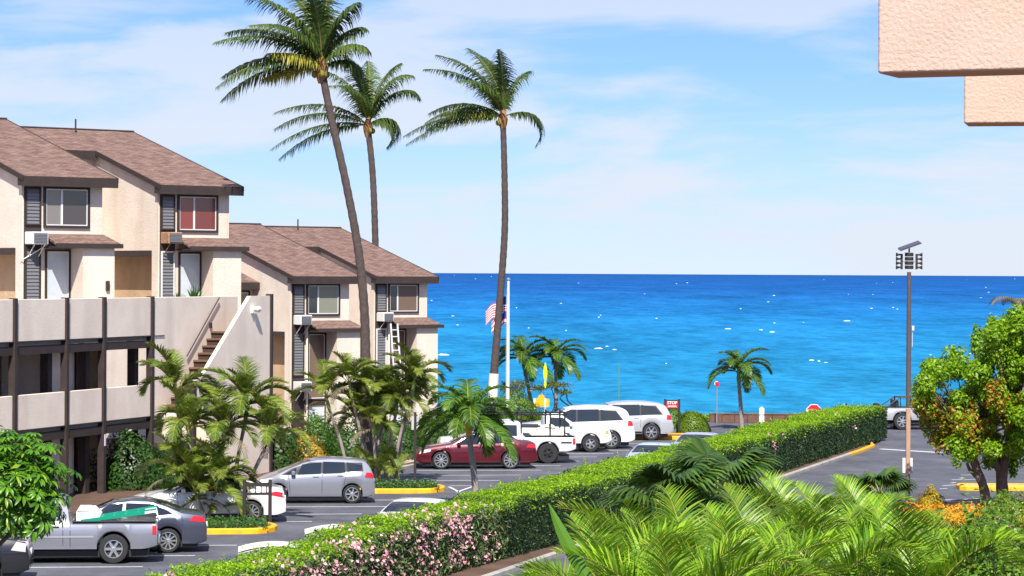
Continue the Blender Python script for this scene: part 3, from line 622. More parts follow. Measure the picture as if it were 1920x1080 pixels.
def make_car(spec, loc, head, label, cat, group=None, name='parked_car', zoff=0.0):
    L, W = spec['L'], spec['W']; h = L / 2; top = sorted(spec['top']); belt = sorted(spec['belt']); cl = spec.get('clear', .22)
    whs = spec['wheels']; wr = spec['wr']; ar = wr * 1.14
    xs = set(np.linspace(-h, h, 70).round(4))
    for xw in whs:
        for k in range(15): xs.add(round(xw + ar * math.cos(math.pi * k / 14), 4))
        xs |= {round(xw - ar - .004, 4), round(xw + ar + .004, 4)}
    for p in top: xs.add(round(min(max(p[0], -h), h), 4))
    xs = np.array(sorted(xs))
    sm = spec.get('smooth', .05); o9 = np.linspace(-1, 1, 9)
    zt_ = lambda x: np.mean([interp(top, np.clip(x + k * sm, -h, h)) for k in o9], axis=0)
    tum = spec.get('tumble', .38); nose = spec.get('nose', .13); tail = spec.get('tail', .10); bulk = spec.get('arch_flare', 0.0)
    def hw(x):
        f = np.where(x > 0, nose * np.clip((x - .45 * h) / (.55 * h), 0, 1) ** 2.4, tail * np.clip((-x - .5 * h) / (.5 * h), 0, 1) ** 2.4)
        q = W / 2 * (1 - f)
        for xw in whs: q = q + bulk * np.exp(-((x - xw) / (ar * 1.0)) ** 4)
        return q
    def zb(x):
        b = np.full_like(np.asarray(x, float), cl) + .10 * np.clip((np.abs(x) - .86 * h) / (.14 * h), 0, 1) ** 1.5
        for xw in whs:
            q = ar ** 2 - (x - xw) ** 2; b = np.where(q > 0, np.maximum(b, wr + np.sqrt(np.maximum(q, 0)) * 0.98), b)
        return b
    def ring(x):
        x = np.asarray(x, float); w_ = hw(x); t = zt_(x); b = np.minimum(zb(x), t - .06); s = np.minimum(interp(belt, x), t - .055); s = np.maximum(s, b + .02)
        wt = .945 * w_ - (t - s - .055) * tum; d = s - b
        c = np.minimum(.05, (t - s) * .6)
        Y = [0 * w_, .82 * w_, .955 * w_, .985 * w_, w_, .988 * w_, .945 * w_, (.945 * w_ + wt) / 2, wt, wt - .07, wt * .5, 0 * w_]
        Z = [b, b, b + np.minimum(.03, d * .2), b + .25 * d, b + .58 * d, b + .86 * d, s, (s + t - c) / 2, t - c, t - c * .35, t - c * .05, t]
        return np.array(Y), np.array(Z)
    def side(x, z):
        Y, Z = ring(np.array([x])); return float(np.interp(z, Z[1:10, 0], Y[1:10, 0]))
    E = empty(name, loc, head, label, cat, group)
    if zoff: E.location.z += zoff
    # body
    Y, Z = ring(xs); n = len(xs); k = Y.shape[0]
    V = []; full = 2 * k - 2
    for i in range(n):
        V += [(xs[i], Y[j, i], Z[j, i]) for j in range(k)] + [(xs[i], -Y[j, i], Z[j, i]) for j in range(k - 2, 0, -1)]
    Fc = [(i * full + j, i * full + (j + 1) % full, (i + 1) * full + (j + 1) % full, (i + 1) * full + j) for i in range(n - 1) for j in range(full)]
    Fc += [tuple(range(full)), tuple(range((n - 1) * full, n * full))]
    b_ = MB(); b_.add(V, Fc); body = b_.build('body', spec['paint'], E, smooth=True, auto=32)
    def patch(quad, m, nm, par, sgn, off=.006, nx=6, nz=4):
        """quad (x,z) corners: low-front, low-rear, high-rear, high-front"""
        b_ = MB(); q = [Vector(p) for p in quad]; vs = []
        for i in range(nx + 1):
            for j in range(nz + 1):
                u, v = i / nx, j / nz; p = (q[0] * (1 - u) + q[1] * u) * (1 - v) + (q[3] * (1 - u) + q[2] * u) * v
                vs.append((p.x, sgn * (side(p.x, p.y) + off), p.y))
        b_.add(vs, [(i * (nz + 1) + j, (i + 1) * (nz + 1) + j, (i + 1) * (nz + 1) + j + 1, i * (nz + 1) + j + 1) for i in range(nx) for j in range(nz)])
        return b_.build(nm, m, par, smooth=True)
    def across(x0, x1, m, nm, par, f=.9, off=.008, nx=10):
        b_ = MB(); vs = []
        for i in range(nx + 1):
            x = x0 + (x1 - x0) * i / nx; Yr, Zr = ring(np.array([x])); wt = Yr[8, 0]
            for v in (-f, -.7 * f, -.35 * f, 0, .35 * f, .7 * f, f):
                y = abs(v) * wt; vs.append((x, v * wt, float(np.interp(-y, -Yr[8:, 0], Zr[8:, 0])) + off))
        b_.add(vs, [(i * 7 + j, i * 7 + 7 + j, i * 7 + 8 + j, i * 7 + 1 + j) for i in range(nx) for j in range(6)])
        return b_.build(nm, m, par, smooth=True)
    for sgn in (1, -1):
        if spec.get('surround'): patch(spec['surround'], spec.get('surround_mat', trim_m), 'window_trim', E, sgn, .004, 12, 4)
        for q in spec['glass']: patch(q, spec.get('glass_mat', car_glass), 'side_window', E, sgn, .009)
        for x0, z0, x1, z1 in spec.get('seams', ()):
            patch([(x0 + .008, z0), (x0 - .008, z0), (x1 - .008, z1), (x1 + .008, z1)], trim_m, 'door_seam', body, sgn, .003, 1, 6)
        for x, z in spec.get('handles', ()):
            y = side(x, z); b_ = MB(); b_.box(x - .10, x + .10, sgn * y - .02, sgn * y + .03 * (1), z - .018, z + .018, .008) if sgn > 0 else b_.box(x - .10, x + .10, sgn * y - .03, sgn * y + .02, z - .018, z + .018, .008)
            b_.build('door_handle', spec.get('handle_mat', spec['paint']), E)
        if 'mirror' in spec:
            x, z = spec['mirror']; y = sgn * (side(x, z) + .09); b_ = MB(); b_.box(x - .07, x + .07, y - .10, y + .10, z - .07, z + .08, .03); b_.build('mirror', spec.get('mirror_mat', spec['paint']), E, smooth=True)
        if 'tail_q' in spec: patch(spec['tail_q'], spec.get('tail_mat', red_l), 'tail_light', E, sgn, .012)
        if 'head_q' in spec: patch(spec['head_q'], clear_l, 'headlight', E, sgn, .012)
        if 'marker_q' in spec: patch(spec['marker_q'], amber, 'side_marker', E, sgn, .014)
        if 'sill' in spec: patch([(spec['sill'][0], spec['sill'][2]), (spec['sill'][1], spec['sill'][2]), (spec['sill'][1], spec['sill'][3]), (spec['sill'][0], spec['sill'][3])], spec.get('sill_mat', trim_m), 'sill', E, sgn, .008, 10, 3)
        for x0, x1, z0, z1, m in spec.get('strips', ()): patch([(x0, z0), (x1, z0), (x1, z1), (x0, z1)], m, 'trim_strip', E, sgn, .010, 12, 2)
        for xw in whs:
            tw = spec.get('tw', .21); yo = W / 2 + bulk - .025
            b_ = MB(); r = wr; ri = spec.get('rim_r', wr * .66)
            b_.lathe([(ri * .98, -tw), (r * .93, -tw), (r, -tw + .03), (r, -.03), (r * .94, 0), (ri * 1.02, .004), (ri * .98, -.03), (ri * .97, -.055), (.02, -.06)], 26, 'y')
            wh = b_.build('wheel', tyre_m, E, smooth=True, auto=40); wh.location = (xw, sgn * yo, wr)
            if sgn < 0: wh.rotation_euler = (0, 0, math.pi)
            b_ = MB(); ns = spec.get('spokes', 10)
            b_.lathe([(ri * .99, -.05), (ri * 1.01, -.002), (ri * .93, .0), (ri * .90, -.04)], 26, 'y', cap=False)
            for s_ in range(ns):
                M = Matrix.Rotation(2 * math.pi * s_ / ns, 4, 'Y'); b2_ = MB(M); sw = spec.get('spoke_w', .045)
                b2_.add([(.04, -.045, -sw * .6), (.04, -.045, sw * .6), (ri * .95, -.045, sw * .5), (ri * .95, -.045, -sw * .5), (.04, -.008, -sw * .45), (.04, -.008, sw * .45), (ri * .95, -.012, sw * .35), (ri * .95, -.012, -sw * .35)], [(0, 1, 2, 3), (7, 6, 5, 4), (0, 4, 5, 1), (1, 5, 6, 2), (2, 6, 7, 3), (3, 7, 4, 0)])
                b_.add(b2_.v, b2_.f)
            b_.lathe([(.065, -.045), (.065, -.004), (.03, .004)], 14, 'y'); b_.build('rim', spec.get('rim_mat', rim_m), wh)
    across(*spec['windshield'], car_glass, 'windshield', E)
    if 'rear_glass' in spec: across(*spec['rear_glass'], car_glass, 'rear_window', E)
    # rear and front faces: plate, grille, bumper line
    b_ = MB(); b_.box(-h - .012, -h + .02, -.16, .16, .66, .78); b_.build('number_plate', mat('plate_white', (.7, .7, .7), .5), E)
    b_ = MB(); b_.box(h - .10, h + .004, -.42, .42, .42, .60, .02); b_.build('grille', trim_m, E)
    b_ = MB(); b_.box(-h + .25, h - .25, -W / 2 + .22, W / 2 - .22, .16, .34); b_.build('underbody', trim_m, E)
    if spec.get('extra'): spec['extra'](E, side, patch, body, h, W)
    return E
def sedan(paint_m, L=4.85, W=1.85, H=1.46, **kw):
    k = L / 4.85; g = H / 1.46
    d = dict(L=L, W=W, paint=paint_m, clear=.22,
        top=[(2.42 * k, .48), (2.40 * k, .66), (2.30 * k, .76), (1.9 * k, .88), (1.3 * k, .97), (1.0 * k, 1.02), (.55 * k, 1.24 * g), (.15 * k, 1.40 * g), (-.35 * k, H), (-.85 * k, 1.44 * g), (-1.30 * k, 1.31 * g), (-1.72 * k, 1.14), (-2.1 * k, 1.09), (-2.34 * k, 1.05), (-2.40 * k, .92), (-2.42 * k, .55)],
        belt=[(-2.42, .97), (-1.5, .99), (-.5, .95), (.8, .90), (1.4, .84), (2.42, .66)], wheels=(1.42 * k, -1.36 * k), wr=.335, rim_r=.245,
        glass=[[(.86 * k, .955), (-.08 * k, .985), (-.12 * k, 1.35 * g), (.26 * k, 1.33 * g)], [(-.18 * k, .99), (-1.05 * k, 1.03), (-.98 * k, 1.33 * g), (-.20 * k, 1.36 * g)], [(-1.09 * k, 1.035), (-1.48 * k, 1.07), (-1.36 * k, 1.15 * g), (-1.03 * k, 1.30 * g)]],
        surround=[(.98 * k, .945), (-1.56 * k, 1.06), (-1.05 * k, 1.36 * g), (.24 * k, 1.37 * g)],
        windshield=(.98 * k, .22 * k), rear_glass=(-1.02 * k, -1.68 * k), seams=[(-.14 * k, .34, -.15 * k, .97), (.86 * k, .36, .92 * k, .93), (-1.02 * k, .55, -1.08 * k, 1.0)],
        handles=[(.05 * k, .87), (-.88 * k, .90)], mirror=(.72 * k, 1.0), tail_q=[(-1.98 * k, .86), (-2.36 * k, .82), (-2.37 * k, 1.0), (-2.08 * k, .99)], head_q=[(2.30 * k, .60), (1.86 * k, .70), (1.82 * k, .80), (2.22 * k, .74)],
        sill=(1.0 * k, -.95 * k, .23, .30), tumble=.42)
    d.update(kw); return d
def suv(paint_m, L, W, H, **kw):
    k = L / 5.1; g = H / 1.80
    d = dict(L=L, W=W, paint=paint_m, clear=.28, smooth=.06,
        top=[(2.55 * k, .55), (2.52 * k, .86 * g), (2.4 * k, .98 * g), (1.9 * k, 1.06 * g), (1.35 * k, 1.14 * g), (.70 * k, 1.55 * g), (.45 * k, 1.68 * g), (.1 * k, 1.76 * g), (-.6 * k, H), (-1.4 * k, 1.78 * g), (-2.0 * k, 1.70 * g), (-2.22 * k, 1.60 * g), (-2.40 * k, 1.22 * g), (-2.50 * k, 1.02 * g), (-2.55 * k, .6)],
        belt=[(-2.55, 1.10 * g), (-1.0, 1.10 * g), (.8, 1.04 * g), (1.5, 1.0 * g), (2.55, .80 * g)], wheels=(1.52 * k, -1.50 * k), wr=.385, rim_r=.265,
        glass=[[(1.0 * k, 1.10 * g), (.08 * k, 1.13 * g), (.06 * k, 1.63 * g), (.42 * k, 1.59 * g)], [(.0 * k, 1.13 * g), (-.95 * k, 1.16 * g), (-.95 * k, 1.65 * g), (-.02 * k, 1.64 * g)], [(-1.03 * k, 1.16 * g), (-1.95 * k, 1.20 * g), (-1.72 * k, 1.52 * g), (-1.03 * k, 1.64 * g)]],
        surround=[(1.10 * k, 1.09 * g), (-2.05 * k, 1.19 * g), (-1.72 * k, 1.60 * g), (.42 * k, 1.65 * g)], windshield=(1.28 * k, .50 * k),
        seams=[(.03 * k, .45, .03 * k, 1.11 * g), (1.02 * k, .45, 1.05 * k, 1.08 * g), (-.98 * k, .6, -1.0 * k, 1.13 * g)], handles=[(.2 * k, 1.0 * g), (-.78 * k, 1.03 * g)], mirror=(.95 * k, 1.18 * g),
        tail_q=[(-2.22 * k, .96 * g), (-2.47 * k, .96 * g), (-2.42 * k, 1.16 * g), (-2.25 * k, 1.18 * g)], head_q=[(2.42 * k, .72 * g), (2.05 * k, .80 * g), (2.02 * k, .93 * g), (2.35 * k, .88 * g)], sill=(1.05 * k, -1.05 * k, .29, .42), tumble=.26, nose=.11, tail=.07, spokes=6, spoke_w=.07)
    d.update(kw); return d
def pickup(paint_m, L, W, H, cab=(.95, -.55), **kw):
    """cab = x of windshield foot and of the cab's back"""
    c0, c1 = cab; h = L / 2; g = H / 1.80
    d = dict(L=L, W=W, paint=paint_m, clear=.36, smooth=.022,
        top=[(h, .62), (h - .03, .90), (h - .12, 1.02), (c0 + .55, 1.10), (c0 + .1, 1.15), (c0 - .45, 1.62 * g), (c0 - .60, 1.74 * g), (c0 - .85, H), (c1 + .35, H - .005), (c1 + .12, 1.74 * g), (c1 + .05, 1.60 * g), (c1 - .0, 1.14), (c1 - .05, 1.10), (-h + .05, 1.10), (-h, 1.06)],
        belt=[(-h, 1.03), (c1, 1.03), (c0, 1.05), (c0 + .6, 1.0), (h, .86)], wheels=(h - .92, -h + 1.15), wr=.38, rim_r=.22,
        glass=[[(c0 - .12, 1.10), (c1 + .28, 1.12), (c1 + .28, 1.60 * g), (c0 - .55, 1.58 * g)]], windshield=(c0 + .04, c0 - .56),
        seams=[(c1 + .16, .48, c1 + .16, 1.08), (c1 - .03, .45, c1 - .03, 1.06), (c0 - .02, .5, c0 + .02, 1.06)], handles=[(c1 + .36, .98)], handle_mat=trim_m, mirror=(c0 - .22, 1.18),
        tail_q=[(-h + .13, .78), (-h + .02, .78), (-h + .02, 1.03), (-h + .13, 1.03)], head_q=[(h - .06, .74), (h - .34, .76), (h - .34, .92), (h - .08, .90)], tumble=.30, nose=.08, tail=.015, spokes=5, spoke_w=.075, arch_flare=.015)
    d.update(kw)
    ex = kw.get('extra')
    def extra(E, side, patch, body, h_, W_):
        b_ = MB(); b_.box(-h + .06, c1 - .09, -W / 2 + .10, W / 2 - .10, 1.09, 1.105); b_.build('bed_opening', trim_m, E)
        for s_ in (-1, 1): MB().box(-h + .03, c1 - .08, s_ * (W / 2 - .075) - .045, s_ * (W / 2 - .075) + .045, 1.10, 1.135, .01).build('bed_rail', trim_m, E)
        b_ = MB(); b_.box(-h - .10, -h + .01, -W / 2 + .12, W / 2 - .12, .52, .70, .03); b_.build('rear_bumper', spec_b(d), E)
        if ex: ex(E, side, patch, body, h_, W_)
    d['extra'] = extra
    return d
def spec_b(d): return d.get('bumper', chrome)
HD = R(186)
def park(spec, px, py, near_wheel_px, head=HD, wi=1, **kw):
    """put a car so that the wheel wi nearest the camera touches the ground at the pixel (px,py)"""
    p = gp(px, py); xw = spec['wheels'][wi]; c, s = math.cos(head), math.sin(head); sy = spec['W'] / 2 - .1
    lx, ly = xw, (sy if math.cos(head) < 0 else -sy)
    return make_car(spec, (p.x - (c * lx - s * ly), p.y - (s * lx + c * ly), 0.009), head, **kw)
silver = paint('silver_paint', (0.30, 0.31, 0.355), .5, .3); graph = paint('graphite_paint', (0.075, 0.085, 0.12), .5, .3)
whitep = paint('white_paint', (0.74, 0.74, 0.75)); redp = paint('maroon_paint', (0.105, 0.003, 0.012), .25, .28); pearl = paint('pale_silver_paint', (0.50, 0.51, 0.54), .3, .3); blackp = paint('black_paint', (0.012, 0.012, 0.016))
# silver pickup with ladders in the bed
sp = pickup(silver, 5.55, 1.98, 1.80, cab=(.95, -.45), arch_flare=.03, strips=[(1.6, -1.1, .70, .75, mat('silver_strip', (.55, .56, .60), .3, metal=.5))], bumper=chrome,
            glass=[[(.83, 1.12), (-.10, 1.14), (-.10, 1.60), (.42, 1.58)]], wr=.39, rim_r=.24, spokes=6)
PK = park(sp, 213, 1057, 0, label='silver single cab pickup truck with ladders and white toolbox in its bed', cat='pickup truck', name='pickup_truck')
def in_world(E, p): return Matrix.Translation(E.location) @ Matrix.Rotation(E.rotation_euler.z, 4, 'Z') @ Vector(p)
tb = empty('toolbox', in_world(PK, (-.95, 0, 1.106)), HD, 'white truck bed toolbox behind the silver pickup cab', 'toolbox')
MB().prism([(-.30, 0), (.32, 0), (.32, .26), (-.12, .30), (-.30, .12)], 'y', -.8, .8).build('case', ac_white, tb)
MB().box(-.02, .30, -.82, .82, .285, .31, .01).build('lid', ac_white, tb)
green = mat('green_fibreglass', (0.0, 0.26, 0.16), .4)
for i, (dy, lab) in enumerate(((.62, 'green fibreglass ladder lying in the silver pickup bed, outer one'), (.12, 'green fibreglass ladder lying in the silver pickup bed, inner one'))):
    la = empty('ladder', in_world(PK, (-1.3, dy, 1.19)), HD, lab, 'ladder', 'ladders in the pickup bed')
    tl = Matrix.Rotation(R(7.5 + i * 1.5), 4, 'Y')
    for s_ in (-1, 1): MB(tl).box(-1.45, .55, s_ * .19 - .02, s_ * .19 + .02, -.045, .045).build('rail', green, la)
    for k in range(6): MB(tl).box(-1.3 + k * .32, -1.26 + k * .32, -.17, .17, -.02, .02).build('rung', alu, la)
    MB(tl).box(-1.46, -1.15, .211, .222, -.03, .03).build('end_plate', alu, la)
# grey sedan
park(sedan(graph, 4.85, 1.85, 1.47, spokes=10, surround_mat=chrome, tail_q=[(-1.93, .88), (-2.36, .84), (-2.36, 1.0), (-2.05, 1.02)]), 315, 1037, 0, label='graphite grey sedan parked behind the silver pickup', cat='car')
park(sedan(whitep, 4.86, 1.83, 1.47, spokes=10, tail_q=[(-1.80, .90), (-2.38, .78), (-2.37, .93), (-2.12, .98)]), 471, 981, 0, label='white sedan partly hidden by the areca palms on the near island', cat='car')
# silver hatchback
k = 1.0
hatch = dict(L=4.10, W=1.69, paint=silver, clear=.20, top=[(2.05, .45), (2.03, .62), (1.93, .74), (1.6, .90), (1.28, 1.00), (.85, 1.20), (.35, 1.40), (-.1, 1.50), (-.6, 1.525), (-1.3, 1.49), (-1.72, 1.43), (-1.85, 1.30), (-1.98, 1.02), (-2.04, .85), (-2.05, .45)],
    belt=[(-2.05, 1.0), (-1.0, .98), (.3, .92), (1.2, .86), (2.05, .62)], wheels=(1.22, -1.28), wr=.31, rim_r=.225,
    glass=[[(1.02, .965), (.62, .97), (.60, 1.20), (.72, 1.13)], [(.56, .97), (-.22, 1.00), (-.24, 1.38), (.40, 1.31)], [(-.30, 1.0), (-1.05, 1.03), (-1.02, 1.38), (-.30, 1.40)], [(-1.12, 1.05), (-1.60, 1.12), (-1.62, 1.28), (-1.10, 1.38)]],
    surround=[(1.10, .955), (-1.66, 1.08), (-1.62, 1.36), (.42, 1.38)], windshield=(1.22, .12), rear_glass=(-1.78, -1.90), seams=[(-.26, .33, -.27, 1.0), (.80, .33, .86, .95), (-1.0, .6, -1.08, 1.02)],
    handles=[(-.06, .90), (-.90, .93)], mirror=(.70, 1.02), mirror_mat=silver, tail_q=[(-1.70, .88), (-1.99, .84), (-1.98, 1.02), (-1.76, 1.04)], head_q=[(1.90, .64), (1.45, .74), (1.40, .86), (1.78, .80)], sill=(.85, -.90, .20, .27), sill_mat=silver, tumble=.30, nose=.15, tail=.08, spokes=7, spoke_w=.05)
park(hatch, 660, 944, 0, label='silver five door hatchback parked between the two palm islands', cat='car')
park(sedan(redp, 4.83, 1.86, 1.48, spokes=10, surround_mat=chrome, wr=.345, rim_r=.265, strips=[(1.1, -1.0, .27, .31, redp)]), 957, 879.5, 0, label='maroon sedan behind the small palm with the yellow crownshaft', cat='car')
# white pickup with black ladder rack
rack = mat('black_rack_steel', (.012, .012, .014), .5)
def rack_extra(E, side, patch, body, h, W):
    for x in (-.55, -1.75, -2.35):
        for s_ in (-1, 1): MB().box(x - .03, x + .03, s_ * .84 - .03, s_ * .84 + .03, 1.12, 2.12).build('rack_post', rack, E)
        MB().box(x - .03, x + .03, -.84, .84, 2.03, 2.09).build('rack_crossbar', rack, E)
    for s_ in (-1, 1): MB().box(-2.45, 1.45, s_ * .84 - .025, s_ * .84 + .025, 1.96, 2.02).build('rack_rail', rack, E)
    for x in (.55, 1.35): MB().box(x - .03, x + .03, -.84, .84, 2.021, 2.07).build('rack_crossbar', rack, E)
    for x in (.55, .95, 1.35):
        for s_ in (-1, 1): MB().box(x - .03, x + .03, s_ * .80 - .03, s_ * .80 + .03, 2.02, 2.28).build('rack_stop', rack, E)
    MB().box(.5, 1.4, .78, .83, 2.24, 2.29).build('rack_rail', rack, E)
    patch([(-h + .62, .82), (-h + .17, .82), (-h + .17, .89), (-h + .62, .89)], mat('decal_black', (.03, .03, .03), .5), 'decal', E, 1, .013)
    patch([(.9, .40), (-h + .06, .40), (-h + .06, .60), (.9, .60)], trim_m, 'lower_cladding', E, 1, .006, 20, 2) if False else None
wt = pickup(whitep, 5.6, 1.95, 1.76, cab=(1.25, -.62), wr=.41, rim_r=.20, rim_mat=mat('dark_steel_rim', (.03, .03, .032), .5, metal=.4), spokes=5, spoke_w=.11, bumper=trim_m, extra=rack_extra, clear=.46, arch_flare=.02,
    glass=[[(1.12, 1.10), (.38, 1.12), (.38, 1.56), (.72, 1.54)], [(.20, 1.12), (-.38, 1.12), (-.38, 1.56), (.20, 1.57)]], seams=[(.29, .52, .29, 1.08), (-.64, .5, -.64, 1.06), (1.24, .55, 1.27, 1.06)], handles=[(.45, .98)],
    sill=(-1.25, -2.1, .46, .62))
park(wt, 1027, 869, 0, label='white extended cab pickup with black ladder rack and dark wheels', cat='pickup truck', name='pickup_truck')
cargo = mat('cream_tarp', (.72, .66, .52), .9, var=(4, .15), bump=(7, .8, .06))
pt = gp(1030, 869); b_ = MB(); rr = random.Random(5); rows = []
for i in range(9):
    for j in range(7):
        u, v = i / 8, j / 6; rows.append(((u - .5) * 1.5, (v - .5) * 1.1, .02 + .42 * (math.sin(math.pi * u) ** .6) * (math.sin(math.pi * v) ** .5) * rr.uniform(.8, 1.1)))
b_.add(rows, [(i * 7 + j, i * 7 + 7 + j, i * 7 + 8 + j, i * 7 + 1 + j) for i in range(8) for j in range(6)])
tp = b_.build('tarp_bundle', cargo, None, smooth=True, auto=80); tp.location = (pt.x - .05, pt.y + .85, 1.12); tp.rotation_euler = (0, 0, R(6)); tag(tp, 'cream tarp bundle lying in the white ladder rack pickup', 'tarp')
# white pickup backed in, facing the drive
wt2 = pickup(whitep, 5.1, 1.78, 1.70, cab=(.98, -.40), wr=.37, rim_r=.21, spokes=5, spoke_w=.08, bumper=trim_m, marker_q=[(2.44, .78), (2.28, .80), (2.28, .94), (2.42, .93)])
wt2.pop('head_q', None)
park(wt2, 1107, 848, 0, head=R(6), wi=0, label='white pickup backed into its stall with amber marker lamp', cat='pickup truck', name='pickup_truck')
park(suv(whitep, 5.15, 2.0, 1.92, spokes=8), 1146, 842, 0, label='big white sport utility vehicle with dark windows and red tail lamps', cat='car')
park(suv(pearl, 5.1, 1.99, 1.82, spokes=6, strips=[(1.6, -2.2, .30, .38, trim_m)]), 1221, 826, 0, label='pale silver sport utility vehicle next to the clipped bushes', cat='car')
# black car at the left edge of the lot, only its tail shows beside the umbrella tree
pb = gp(28, 1090); sx = sedan(blackp, 4.8, 1.84, 1.46, tail_mat=mat('tail_lamp_pale', (.62, .50, .50), .15, coat=.6), tail_q=[(-1.95, .82), (-2.37, .76), (-2.37, 1.02), (-2.1, 1.05)])
make_car(sx, (pb.x - 2.05, pb.y + .2, .009), HD, 'black sedan showing its tail beside the umbrella tree', 'car')
# cars along the hedge, only roofs show above it
bluew = paint('ice_blue_paint', (0.55, 0.66, 0.74), .2, .3)
AH = math.atan2(RD.y, RD.x)
for (px, py, tt, spc, lab) in ((797, 956, -4.15, sedan(whitep, 4.6, 1.78, 1.46), 'white sedan hidden up to its roof by the flowering hedge'),
                          (1238, 836, -4.2, sedan(bluew, 4.6, 1.78, 1.46), 'ice blue sedan hidden behind the green hedge, nearer the golf carts'),
                          (1318, 817, -4.2, sedan(pearl, 4.6, 1.78, 1.48), 'pale silver sedan hidden behind the green hedge, nearest the bushes')):
    a, b = ab(px, py); o = RO + RN * tt; s_ = (o.x - a / F * o.y) / (a / F * RD.y - RD.x); p = rw(s_, tt)
    make_car(spc, (p.x, p.y, .009), AH, lab, 'car')
# golf carts: white canopy on thin posts
seat_m = mat('cream_vinyl', (.60, .52, .40), .6)
for (px, py, lab) in ((634, 984, 'white golf cart under a flat canopy behind the pink flowers'), (514, 1016, 'white golf cart under a flat canopy behind the hedge end')):
    a, b = ab(px, py); tt = -3.95; o = RO + RN * tt; s_ = (o.x - a / F * o.y) / (a / F * RD.y - RD.x); p = rw(s_, tt)
    E = empty('golf_cart', (p.x, p.y, .009), R(6), lab, 'golf cart', 'golf carts behind the hedge')
    zc = CH - b / F * p.y
    vs = []; nx, ny = 10, 6
    for i in range(nx + 1):
        for j in range(ny + 1):
            u, v = i / nx * 2 - 1, j / ny * 2 - 1; vs.append((u * .86, v * .56, zc - .13 * u * u - .06 * v * v))
    fs = [(i * (ny + 1) + j, (i + 1) * (ny + 1) + j, (i + 1) * (ny + 1) + j + 1, i * (ny + 1) + j + 1) for i in range(nx) for j in range(ny)]
    b_ = MB(); b_.add(vs, fs); b_.add([(x, y, z - .05) for x, y, z in vs], fs); b_.build('canopy', ac_white, E, smooth=True)
    for x in (-.66, .70):
        for y in (-.45, .45): MB().tube([(x, y, .55), (x * 1.03, y, zc - .12)], .018, 6).build('post', alu, E)
    MB().prism([(-1.0, .25), (1.05, .25), (1.08, .55), (.72, .72), (.55, .36), (.1, .36), (.05, .58), (-.95, .62)], 'y', -.52, .52).build('body', ac_white, E)
    MB().box(-.40, .05, -.5, .5, .60, .72, .03).build('seat', seat_m, E); MB().box(-.50, -.40, -.5, .5, .70, 1.05, .03).build('backrest', seat_m, E)
    for x in (-.72, .74):
        for y in (-.5, .5):
            b_ = MB(); b_.lathe([(.08, -.08), (.2, -.08), (.22, -.04), (.22, .04), (.2, .08), (.08, .08)], 16, 'y'); wh = b_.build('wheel', tyre_m, E); wh.location = (x, y, .22)
# open off-road vehicle on the coast road
def open_extra(E, side, patch, body, h, W):
    MB().box(-h - .24, -h - .02, -.36, .36, .62, 1.30, .05).build('spare_wheel', tyre_m, E)
    for x in (-1.2, -.05):
        MB().tube([(x, -.74, 1.0), (x, -.70, 1.62), (x, .70, 1.62), (x, .74, 1.0)], .035, 6).build('roll_bar', trim_m, E)
    for s_ in (-1, 1): MB().tube([(-2.0, s_ * .72, 1.08), (-1.2, s_ * .70, 1.62), (.72, s_ * .68, 1.60)], .03, 6).build('roll_bar', trim_m, E)
    for x in (-.35, -1.35):
        for y in (-.4, .4): MB().box(x - .10, x + .08, y - .25, y + .25, .9, 1.48, .05).build('seat', trim_m, E)
    MB(Matrix.Translation((.82, 0, 1.1)) @ Matrix.Rotation(R(-14), 4, 'Y')).box(-.03, .03, -.76, .76, 0, .55, .01).build('windscreen', car_glass, E)
    MB().box(-2.05, .55, -.74, .74, 1.08, 1.115).build('cabin_opening', trim_m, E)
jp = suv(paint('silver_road_paint', (.48, .49, .52), .3, .35), 4.3, 1.85, 1.80, smooth=.02, top=[(2.15, .7), (2.12, 1.0), (1.9, 1.08), (.85, 1.14), (.70, 1.10), (-2.08, 1.10), (-2.14, 1.02), (-2.15, .7)],
    belt=[(-2.15, 1.04), (.9, 1.06), (2.15, .95)], wheels=(1.35, -1.15), wr=.42, rim_r=.27, glass=[], windshield=(1.0, .9), head_q=[(2.05, .80), (1.9, .80), (1.9, .93), (2.05, .93)], tail_q=[(-2.0, .8), (-2.1, .8), (-2.1, 1.0), (-2.0, 1.0)], tumble=.12, nose=.05, tail=.03, arch_flare=.06, extra=open_extra, clear=.46, handles=[], spokes=7)
jp.pop('surround'); jp.pop('mirror')
park(jp, 1691, 806, 0, head=R(4), wi=1, label='silver open off-road vehicle with roll bars on the coast road past the hedge end', cat='car', name='off_road_car')
# ================================================================ VEGETATION
bark = mat('palm_bark', (0.075, 0.055, 0.050), 0.95, var=(5, 0.3), bump=(12, 0.8, 0.03))
bark_grey = mat('grey_palm_bark', (0.27, 0.23, 0.21), 0.9, var=(6, 0.25), bump=(14, 0.5, 0.02))
bark_tree = mat('tree_bark', (0.13, 0.095, 0.08), 0.95, var=(6, 0.35), bump=(16, 0.9, 0.03))
twig_dark = mat('dark_twig', (0.035, 0.028, 0.025), 0.9)
shaft_green = mat('green_crownshaft', (0.20, 0.27, 0.06), 0.5, var=(4, .2)); shaft_yel = mat('yellow_crownshaft', (0.62, 0.36, 0.03), 0.5, var=(4, .2))
fibre = mat('palm_fibre', (0.30, 0.14, 0.05), 0.9, var=(8, .3))
whitewash = mat('whitewash', (0.74, 0.72, 0.68), 0.8, var=(4, .1))
coco_leaf = leafmat('coconut_leaf', (0.030, 0.075, 0.014), (0.12, 0.17, 0.03), .38, .5)
coco_young = leafmat('coconut_young_leaf', (0.24, 0.26, 0.035), (0.42, 0.36, 0.05), .30, .4)
areca_leaf = leafmat('areca_leaf', (0.06, 0.17, 0.008), (0.26, 0.45, 0.014), .40, .42, c3=(.36, .38, .05), objvar=.35)
